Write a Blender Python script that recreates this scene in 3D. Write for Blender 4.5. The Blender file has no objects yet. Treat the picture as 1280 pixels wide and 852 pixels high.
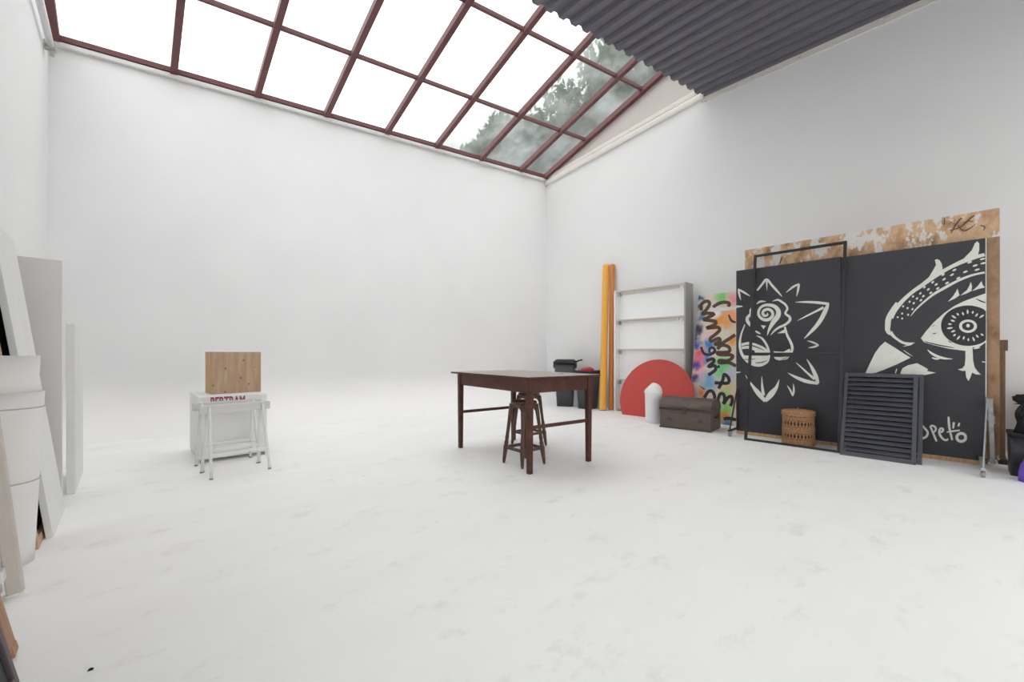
import bpy, bmesh, math, random
from mathutils import Vector, Matrix, Euler
random.seed(7)
sc = bpy.context.scene
COL = sc.collection
PI = math.pi

# ------------------------------------------------------------------ materials
def lin(v):
    v = v / 255.0
    return v / 12.92 if v <= 0.04045 else ((v + 0.055) / 1.055) ** 2.4
def rgb(r, g, b): return (lin(r), lin(g), lin(b), 1.0)

def new_mat(name):
    m = bpy.data.materials.new(name); m.use_nodes = True
    nt = m.node_tree
    return m, nt, nt.nodes['Principled BSDF']
def node(nt, t, **kw):
    n = nt.nodes.new(t)
    for k, v in kw.items(): setattr(n, k, v)
    return n
def coords(nt, scale=(1, 1, 1)):
    tc = node(nt, 'ShaderNodeTexCoord'); mp = node(nt, 'ShaderNodeMapping')
    mp.inputs['Scale'].default_value = scale
    nt.links.new(tc.outputs['Object'], mp.inputs['Vector'])
    return mp.outputs['Vector']
def noise(nt, vec, scale, detail=4, rough=.55):
    n = node(nt, 'ShaderNodeTexNoise')
    n.inputs['Scale'].default_value = scale; n.inputs['Detail'].default_value = detail
    n.inputs['Roughness'].default_value = rough
    nt.links.new(vec, n.inputs['Vector'])
    return n.outputs['Fac']
def ramp(nt, fac, stops):
    r = node(nt, 'ShaderNodeValToRGB')
    e = r.color_ramp.elements
    while len(e) < len(stops): e.new(0.5)
    for el, (p, c) in zip(e, stops): el.position = p; el.color = c
    nt.links.new(fac, r.inputs['Fac'])
    return r.outputs['Color']
def mixc(nt, fac, a, b):
    m = node(nt, 'ShaderNodeMix', data_type='RGBA')
    for sock, v in ((m.inputs['Factor'], fac), (m.inputs[6], a), (m.inputs[7], b)):
        if hasattr(v, 'node'): nt.links.new(v, sock)
        else: sock.default_value = v
    return m.outputs[2]
def bump(nt, bs, fac, strength=.1, dist=.01):
    b = node(nt, 'ShaderNodeBump'); b.inputs['Strength'].default_value = strength; b.inputs['Distance'].default_value = dist
    nt.links.new(fac, b.inputs['Height']); nt.links.new(b.outputs['Normal'], bs.inputs['Normal'])

def plain(name, c, rough=.6, metal=0, var=.06, scale=6, bmp=.05, stretch=(1, 1, 1)):
    m, nt, bs = new_mat(name)
    v = coords(nt, stretch); f = noise(nt, v, scale)
    c0 = rgb(*c)
    lo = tuple(x * (1 - var) for x in c0[:3]) + (1,); hi = tuple(min(1, x * (1 + var)) for x in c0[:3]) + (1,)
    nt.links.new(ramp(nt, f, [(.3, lo), (.7, hi)]), bs.inputs['Base Color'])
    bs.inputs['Roughness'].default_value = rough; bs.inputs['Metallic'].default_value = metal
    if bmp: bump(nt, bs, f, bmp, .004)
    return m
def wood(name, dark, light, rough=.5, stretch=(14, 14, 1.2), scale=3, spec=.5):
    m, nt, bs = new_mat(name)
    v = coords(nt, stretch); f = noise(nt, v, scale, 6, .6)
    nt.links.new(ramp(nt, f, [(.3, rgb(*dark)), (.7, rgb(*light))]), bs.inputs['Base Color'])
    bs.inputs['Roughness'].default_value = rough
    bs.inputs['Specular IOR Level'].default_value = spec
    bump(nt, bs, f, .12, .003)
    return m

M = {}
M['wall'] = plain('white_wall_paint', (230, 230, 230), .85, 0, .015, 1.2, .04)
def floor_mat():
    m, nt, bs = new_mat('white_painted_floor')
    v = coords(nt, (1, 2.2, 1)); big = noise(nt, v, 1.1, 6, .6)
    c = ramp(nt, big, [(.3, rgb(243, 242, 240)), (.65, rgb(247, 246, 245))])
    v2 = coords(nt, (1.3, 2.2, 1)); sm = noise(nt, v2, 2.1, 9, .72)
    s = ramp(nt, sm, [(.56, (0, 0, 0, 1)), (.80, (1, 1, 1, 1))])
    c = mixc(nt, s, c, rgb(222, 219, 214))
    vo = node(nt, 'ShaderNodeTexVoronoi'); vo.inputs['Scale'].default_value = 1.7
    nt.links.new(coords(nt), vo.inputs['Vector'])
    sp = ramp(nt, vo.outputs['Distance'], [(.012, (1, 1, 1, 1)), (.03, (0, 0, 0, 1))])
    c = mixc(nt, sp, c, rgb(196, 191, 184))
    nt.links.new(c, bs.inputs['Base Color'])
    bs.inputs['Roughness'].default_value = .5
    bs.inputs['Specular IOR Level'].default_value = .35
    bump(nt, bs, sm, .03, .003)
    return m
M['floor'] = floor_mat()
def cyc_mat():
    # cove's brightness painted in: floor white fades up into darker wall white, uneven edge
    m, nt, bs = new_mat('white_wall_with_brightened_cove')
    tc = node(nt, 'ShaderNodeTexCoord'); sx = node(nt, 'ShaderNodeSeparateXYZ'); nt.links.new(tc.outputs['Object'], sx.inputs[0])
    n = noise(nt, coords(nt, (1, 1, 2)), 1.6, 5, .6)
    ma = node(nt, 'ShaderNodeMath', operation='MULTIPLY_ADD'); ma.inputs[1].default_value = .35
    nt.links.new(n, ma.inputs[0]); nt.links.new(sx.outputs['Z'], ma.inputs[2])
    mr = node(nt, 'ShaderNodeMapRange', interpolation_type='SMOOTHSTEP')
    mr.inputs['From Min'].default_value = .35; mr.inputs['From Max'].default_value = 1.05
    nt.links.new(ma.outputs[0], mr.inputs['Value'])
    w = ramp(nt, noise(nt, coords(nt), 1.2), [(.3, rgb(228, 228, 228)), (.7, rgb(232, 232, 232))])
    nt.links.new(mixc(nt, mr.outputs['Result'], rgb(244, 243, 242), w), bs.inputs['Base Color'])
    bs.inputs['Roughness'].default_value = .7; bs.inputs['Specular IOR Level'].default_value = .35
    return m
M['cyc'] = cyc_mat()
def chipped(name='peeling_plaster_edge', lo=.36):
    m, nt, bs = new_mat(name)
    f = noise(nt, coords(nt, (1, 1, 2.5)), 6, 8, .7)
    c = ramp(nt, f, [(lo, rgb(150, 146, 138)), (lo + .05, rgb(218, 214, 207)), (.7, rgb(228, 225, 219))])
    nt.links.new(c, bs.inputs['Base Color']); bs.inputs['Roughness'].default_value = .9
    bump(nt, bs, f, .3, .01)
    return m
M['chipped'] = chipped()
M['trim'] = chipped('chipped_white_plaster', .27)
M['gable'] = plain('shade_tinted_gable_plaster', (205, 198, 193), .9, 0, .03, 3, .1)  # darker than the wall paint: the gable's shade is in this colour
M['roof'] = plain('dark_grey_corrugated_metal', (100, 98, 107), .5, .1, .08, 2, .0, (3, .4, 3))
M['redbar'] = plain('red_oxide_painted_steel', (108, 67, 67), .55, 0, .08, 8, .05)
M['white'] = plain('matt_white_board', (226, 226, 224), .7, 0, .02, 5, .03)
M['offwhite'] = plain('off_white_board', (230, 228, 225), .75, 0, .03, 4, .03)
M['greige'] = plain('grey_beige_painted_wood', (196, 188, 178), .7, 0, .04, 6, .05, (6, 6, 1))
M['seam'] = plain('grey_seam_tape', (182, 180, 176), .7)
M['greyboard'] = plain('light_grey_board', (226, 224, 222), .8, 0, .03, 3, .03)
M['plastic_white'] = plain('white_plastic', (232, 232, 231), .4, 0, .01, 5, .0)
M['beam_grey'] = plain('pale_grey_beam_paint', (206, 204, 203), .5, 0, .02, 5, .02)
M['white_metal'] = plain('white_powder_coated_steel', (226, 226, 226), .4, 0, .02, 5, .02)
M['rubber'] = plain('grey_rubber', (140, 138, 135), .8)
M['tabletop'] = wood('worn_grey_brown_table_wood', (142, 124, 114), (184, 168, 158), .36, (1.5, 12, 12), 2.2)
M['darkwood'] = wood('dark_red_brown_wood', (60, 33, 25), (88, 52, 40), .5, (5, 1.6, 5), 2.5, .3)
M['stoolwood'] = wood('dark_turned_stool_wood', (56, 37, 28), (96, 66, 50), .45)
M['pine'] = None
def pine():
    m, nt, bs = new_mat('knotty_pine_plywood')
    f = noise(nt, coords(nt, (10, 10, 1.3)), 2.4, 6, .6)
    c = ramp(nt, f, [(.3, rgb(168, 138, 110)), (.7, rgb(196, 168, 138))])
    tc = node(nt, 'ShaderNodeTexCoord')
    for px, py, r in ((257, 177, .011), (348, 133, .010), (335, 232, .012), (410, 172, .006), (378, 268, .010), (197, 268, .009), (255, 306, .010), (432, 112, .006)):
        s = node(nt, 'ShaderNodeVectorMath', operation='SUBTRACT'); s.inputs[1].default_value = ((px - 187) / 255 * .475, 0, (315 - py) / 230 * .456)
        nt.links.new(tc.outputs['Object'], s.inputs[0])
        d = node(nt, 'ShaderNodeVectorMath', operation='MULTIPLY'); d.inputs[1].default_value = (1 / r, 0, .8 / r)
        nt.links.new(s.outputs[0], d.inputs[0])
        l = node(nt, 'ShaderNodeVectorMath', operation='LENGTH'); nt.links.new(d.outputs[0], l.inputs[0])
        k = ramp(nt, l.outputs['Value'], [(.35, (1, 1, 1, 1)), (.98, (0, 0, 0, 1))])
        c = mixc(nt, k, c, rgb(92, 64, 46))
    nt.links.new(c, bs.inputs['Base Color']); bs.inputs['Roughness'].default_value = .6
    return m
M['pine'] = pine()
M['rawpine'] = wood('raw_pine_strip', (170, 132, 92), (205, 168, 124), .6)
M['orangewood'] = wood('orange_brown_batten', (140, 96, 70), (174, 128, 98), .55)
M['tan'] = plain('tan_canvas', (190, 160, 128), .8)
M['black_plastic'] = plain('black_plastic', (40, 41, 43), .45, 0, .05, 5, .0)
M['dark_plastic'] = plain('dark_grey_plastic', (62, 64, 66), .5, 0, .05, 5, .0)
M['black_cloth'] = plain('black_nylon_cloth', (22, 22, 24), .85, 0, .2, 14, .3)
M['purple_cloth'] = plain('purple_cloth', (112, 78, 186), .7, 0, .15, 8, .3)
M['red_cloth'] = plain('red_cloth', (190, 58, 62), .8, 0, .15, 14, .3)
M['carton'] = plain('beige_carton', (188, 168, 146), .8, 0, .04)
M['yellow'] = plain('yellow_paper_roll', (236, 172, 70), .6, 0, .03, 3, .0, (3, 3, .4))
M['orange'] = plain('orange_brown_paper_roll', (204, 134, 74), .6, 0, .03, 3, .0, (3, 3, .4))
M['card_core'] = plain('cardboard_core', (168, 128, 84), .8)
M['shelf'] = plain('white_shelf_laminate', (242, 242, 241), .5, 0, .02, 3, .0)
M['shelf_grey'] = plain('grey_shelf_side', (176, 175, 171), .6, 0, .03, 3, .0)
M['shelf_rail'] = plain('pale_grey_rail', (206, 205, 201), .6)
M['shelf_edge'] = plain('shelf_edge_band', (200, 186, 168), .6)
M['red'] = plain('matt_red_paint', (190, 68, 60), .55, 0, .03, 3, .0)
M['trunk'] = plain('dark_brown_trunk_leather', (88, 76, 70), .6, 0, .22, 7, .25)
M['trunk_dark'] = plain('dark_trunk_trim', (66, 54, 49), .55, 0, .18, 9, .2)
M['brass'] = plain('dull_brass', (88, 76, 66), .45, .7)
M['blackpaint'] = plain('black_chalky_paint', (47, 47, 52), .5, 0, .10, 2.2, .02)
M['artwhite'] = plain('off_white_brush_paint', (214, 216, 205), .7, 0, .05, 10, .0)
M['artblack'] = plain('black_brush_paint', (38, 39, 44), .6, 0, .1, 6, .0)
M['black_metal'] = plain('black_painted_steel', (44, 44, 46), .45, .2, .15, 8, .0)
M['louver'] = plain('dark_slate_painted_wood', (70, 71, 78), .5, 0, .08, 6, .0)
M['louver_back'] = plain('near_black_painted_wood', (32, 33, 37), .6)
M['steel'] = plain('scuffed_galvanised_steel', (178, 178, 178), .45, .5, .25, 14, .1)
M['darksteel'] = plain('dark_caster_steel', (62, 58, 55), .5, .5)
M['batten'] = wood('old_brown_batten', (92, 70, 52), (126, 98, 72), .6)
M['bark'] = plain('tree_bark', (92, 80, 66), .9, 0, .2, 8, .4)
M['leaf'] = plain('green_leaf', (78, 98, 72), .6, 0, .3, 3, .0)
M['party'] = plain('mossy_grey_render', (84, 90, 86), .9, 0, .3, 1.2, .2)
M['asphalt'] = plain('outside_paving', (150, 148, 144), .9, 0, .1, 2, .1)
M['gbrown'] = plain('brown_marker_ink', (88, 66, 54), .6, 0, .15, 10, .0)
M['gblack'] = plain('blue_black_spray_ink', (44, 44, 54), .6, 0, .15, 10, .0)
M['gwhite'] = plain('white_spray_ink', (232, 228, 226), .7)
M['pink'] = plain('dark_pink_print', (158, 52, 92), .6)

def torn_board(name='brown_board_with_torn_white_paper', th=.505, dk=1.0):
    m, nt, bs = new_mat(name)
    v = coords(nt, (1, 1.6, 1.0)); a = noise(nt, v, 4.2, 9, .6)
    v2 = coords(nt, (1, 1.5, .9)); b = noise(nt, v2, 3.1, 9, .62)
    base = ramp(nt, a, [(.34, rgb(140, 108, 80)), (.42, rgb(176, 140, 106)), (.55, rgb(206, 172, 138)), (.7, rgb(194, 156, 120))])
    base = mixc(nt, 1 - dk, base, rgb(110, 82, 58))
    w = ramp(nt, b, [(th, (0, 0, 0, 1)), (th + .025, (1, 1, 1, 1))])
    c = mixc(nt, w, base, rgb(212, 208, 202))
    nt.links.new(c, bs.inputs['Base Color']); bs.inputs['Roughness'].default_value = .8
    bump(nt, bs, b, .2, .006)
    return m
M['bare'] = torn_board('bare_brown_board', .62, .45)
M['torn'] = torn_board()
M['boardside'] = plain('brown_fibreboard_edge', (132, 104, 76), .8, 0, .12, 6, .1)

def wicker():
    m, nt, bs = new_mat('woven_cane')
    f = noise(nt, coords(nt, (18, 18, 60)), 2, 4)
    nt.links.new(ramp(nt, f, [(.3, rgb(136, 96, 66)), (.7, rgb(182, 138, 98))]), bs.inputs['Base Color'])
    bs.inputs['Roughness'].default_value = .55
    return m
M['cane'] = wicker()
M['cane_dark'] = plain('dark_cane_lining', (72, 44, 30), .7)

def glass_mat():
    m, nt, bs = new_mat('dusty_roof_glass')
    nt.nodes.remove(bs)
    out = nt.nodes['Material Output']
    tr = node(nt, 'ShaderNodeBsdfTransparent'); tr.inputs['Color'].default_value = (.93, .95, .95, 1)
    tl = node(nt, 'ShaderNodeBsdfTranslucent'); tl.inputs['Color'].default_value = (.88, .91, .92, 1)
    gl = node(nt, 'ShaderNodeBsdfGlossy'); gl.inputs['Roughness'].default_value = .08
    f = noise(nt, coords(nt, (1, 1, 1)), 1.3, 8, .62)
    fac = ramp(nt, f, [(.38, (.03, .03, .03, 1)), (.70, (.24, .24, .24, 1))])
    rf = node(nt, 'ShaderNodeBsdfRefraction'); rf.inputs['IOR'].default_value = 1.08; rf.inputs['Roughness'].default_value = .55
    rf.inputs['Color'].default_value = (.93, .95, .95, 1)
    m0 = node(nt, 'ShaderNodeMixShader'); m0.inputs[0].default_value = .72
    nt.links.new(tr.outputs[0], m0.inputs[1]); nt.links.new(rf.outputs[0], m0.inputs[2])
    mx = node(nt, 'ShaderNodeMixShader'); nt.links.new(fac, mx.inputs[0])
    nt.links.new(m0.outputs[0], mx.inputs[1]); nt.links.new(tl.outputs[0], mx.inputs[2])
    m2 = node(nt, 'ShaderNodeMixShader'); m2.inputs[0].default_value = .04
    nt.links.new(mx.outputs[0], m2.inputs[1]); nt.links.new(gl.outputs[0], m2.inputs[2])
    nt.links.new(m2.outputs[0], out.inputs['Surface'])
    return m
M['glass'] = glass_mat()

def graffiti_mat(blobs):
    m, nt, bs = new_mat('spray_painted_colour_clouds')
    tc = node(nt, 'ShaderNodeTexCoord')
    nz = node(nt, 'ShaderNodeTexNoise'); nz.inputs['Scale'].default_value = 7; nz.inputs['Detail'].default_value = 5
    nt.links.new(tc.outputs['Object'], nz.inputs['Vector'])
    sub = node(nt, 'ShaderNodeVectorMath', operation='SUBTRACT'); sub.inputs[1].default_value = (.5, .5, .5)
    nt.links.new(nz.outputs['Color'], sub.inputs[0])
    sca = node(nt, 'ShaderNodeVectorMath', operation='SCALE'); sca.inputs['Scale'].default_value = .26
    nt.links.new(sub.outputs[0], sca.inputs[0])
    add = node(nt, 'ShaderNodeVectorMath', operation='ADD')
    nt.links.new(tc.outputs['Object'], add.inputs[0]); nt.links.new(sca.outputs[0], add.inputs[1])
    c = rgb(226, 214, 196)
    for (a, z, ra, rz, colr) in blobs:
        s = node(nt, 'ShaderNodeVectorMath', operation='SUBTRACT'); s.inputs[1].default_value = (0, -a, z)
        nt.links.new(add.outputs[0], s.inputs[0])
        d = node(nt, 'ShaderNodeVectorMath', operation='MULTIPLY'); d.inputs[1].default_value = (0, 1 / ra, 1 / rz)
        nt.links.new(s.outputs[0], d.inputs[0])
        l = node(nt, 'ShaderNodeVectorMath', operation='LENGTH'); nt.links.new(d.outputs[0], l.inputs[0])
        mr = node(nt, 'ShaderNodeMapRange', interpolation_type='SMOOTHSTEP')
        mr.inputs['From Min'].default_value = .3; mr.inputs['From Max'].default_value = 1.9
        mr.inputs['To Min'].default_value = .98; mr.inputs['To Max'].default_value = 0
        nt.links.new(l.outputs['Value'], mr.inputs['Value'])
        c = mixc(nt, mr.outputs['Result'], c, rgb(*colr))
    nt.links.new(c, bs.inputs['Base Color']); bs.inputs['Roughness'].default_value = .6
    return m

# ------------------------------------------------------------------ mesh builder
class MB:
    def __init__(s): s.v = []; s.f = []; s.sm = []
    def add(s, vs, fs, smooth=False, mat=None):
        o = len(s.v)
        s.v += [tuple(mat @ Vector(p)) if mat is not None else tuple(p) for p in vs]
        s.f += [tuple(i + o for i in f) for f in fs]; s.sm += [smooth] * len(fs)
        return s
    def box(s, x0, x1, y0, y1, z0, z1, mat=None):
        vs = [(x, y, z) for z in (z0, z1) for y in (y0, y1) for x in (x0, x1)]
        return s.add(vs, [(0, 2, 3, 1), (4, 5, 7, 6), (0, 1, 5, 4), (2, 6, 7, 3), (0, 4, 6, 2), (1, 3, 7, 5)], False, mat)
    def bar(s, p0, p1, w, h, up=(0, 0, 1), off=(0, 0)):
        """rectangular bar between two points, w across, h along up"""
        p0 = Vector(p0); p1 = Vector(p1); d = (p1 - p0).normalized(); u = Vector(up)
        a = d.cross(u)
        if a.length < 1e-4: u = Vector((1, 0, 0)); a = d.cross(u)
        a.normalize(); u = a.cross(d).normalized()
        vs = []
        for p in (p0, p1):
            for sa, su in ((-1, -1), (1, -1), (1, 1), (-1, 1)):
                vs.append(p + a * (sa * w / 2 + off[0]) + u * (su * h / 2 + off[1]))
        return s.add(vs, [(3, 2, 1, 0), (4, 5, 6, 7), (0, 1, 5, 4), (1, 2, 6, 5), (2, 3, 7, 6), (3, 0, 4, 7)])
    def tube(s, pts, radii, n=16, caps=True):
        pts = [Vector(p) for p in pts]
        if not hasattr(radii, '__len__'): radii = [radii] * len(pts)
        rings = []
        for i, p in enumerate(pts):
            d = (pts[min(i + 1, len(pts) - 1)] - pts[max(i - 1, 0)]).normalized()
            u = Vector((0, 0, 1)) if abs(d.z) < .9 else Vector((1, 0, 0))
            a = d.cross(u).normalized(); b = a.cross(d).normalized()
            rings.append([p + (a * math.cos(2 * PI * k / n) + b * math.sin(2 * PI * k / n)) * radii[i] for k in range(n)])
        vs = [q for r in rings for q in r]; fs = []
        for i in range(len(pts) - 1):
            for k in range(n):
                fs.append((i * n + k, i * n + (k + 1) % n, (i + 1) * n + (k + 1) % n, (i + 1) * n + k))
        s.add(vs, fs, True)
        if caps:
            s.add(rings[0], [tuple(range(n))[::-1]]); s.add(rings[-1], [tuple(range(n))])
        return s
    def lathe(s, prof, n=32, cx=0, cy=0, close=True):
        vs = []; fs = []
        for r, z in prof:
            for k in range(n):
                a = 2 * PI * k / n; vs.append((cx + r * math.cos(a), cy + r * math.sin(a), z))
        for i in range(len(prof) - 1):
            for k in range(n):
                fs.append((i * n + k, i * n + (k + 1) % n, (i + 1) * n + (k + 1) % n, (i + 1) * n + k))
        s.add(vs, fs, True)
        if close:
            if prof[0][0] > 1e-4: s.add(vs[:n], [tuple(range(n))[::-1]])
            if prof[-1][0] > 1e-4: s.add(vs[-n:], [tuple(range(n))])
        return s
    def prism(s, poly, axis, a0, a1):
        """polygon in the plane normal to axis, extruded from a0 to a1"""
        n = len(poly)
        def p(q, a):
            return {'x': (a, q[0], q[1]), 'y': (q[0], a, q[1]), 'z': (q[0], q[1], a)}[axis]
        vs = [p(q, a0) for q in poly] + [p(q, a1) for q in poly]
        fs = [tuple(range(n)), tuple(range(2 * n - 1, n - 1, -1))]
        fs += [(i, i + n, (i + 1) % n + n, (i + 1) % n) for i in range(n)]
        return s.add(vs, fs)
    def build(s, name, mat, parent=None, bevel=0, loc=None, rot=None, autosm=None):
        me = bpy.data.meshes.new(name)
        me.from_pydata([tuple(p) for p in s.v], [], s.f)
        for p, q in zip(me.polygons, s.sm): p.use_smooth = q
        me.materials.append(mat)
        bm = bmesh.new(); bm.from_mesh(me)
        bmesh.ops.remove_doubles(bm, verts=bm.verts, dist=1e-5)
        bmesh.ops.recalc_face_normals(bm, faces=bm.faces)
        bm.to_mesh(me); bm.free()
        o = bpy.data.objects.new(name, me); COL.objects.link(o)
        if parent: o.parent = parent
        if loc: o.location = loc
        if rot: o.rotation_euler = rot
        if bevel:
            b = o.modifiers.new('bevel', 'BEVEL'); b.width = bevel; b.segments = 2; b.limit_method = 'ANGLE'; b.angle_limit = .6
        return o

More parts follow.
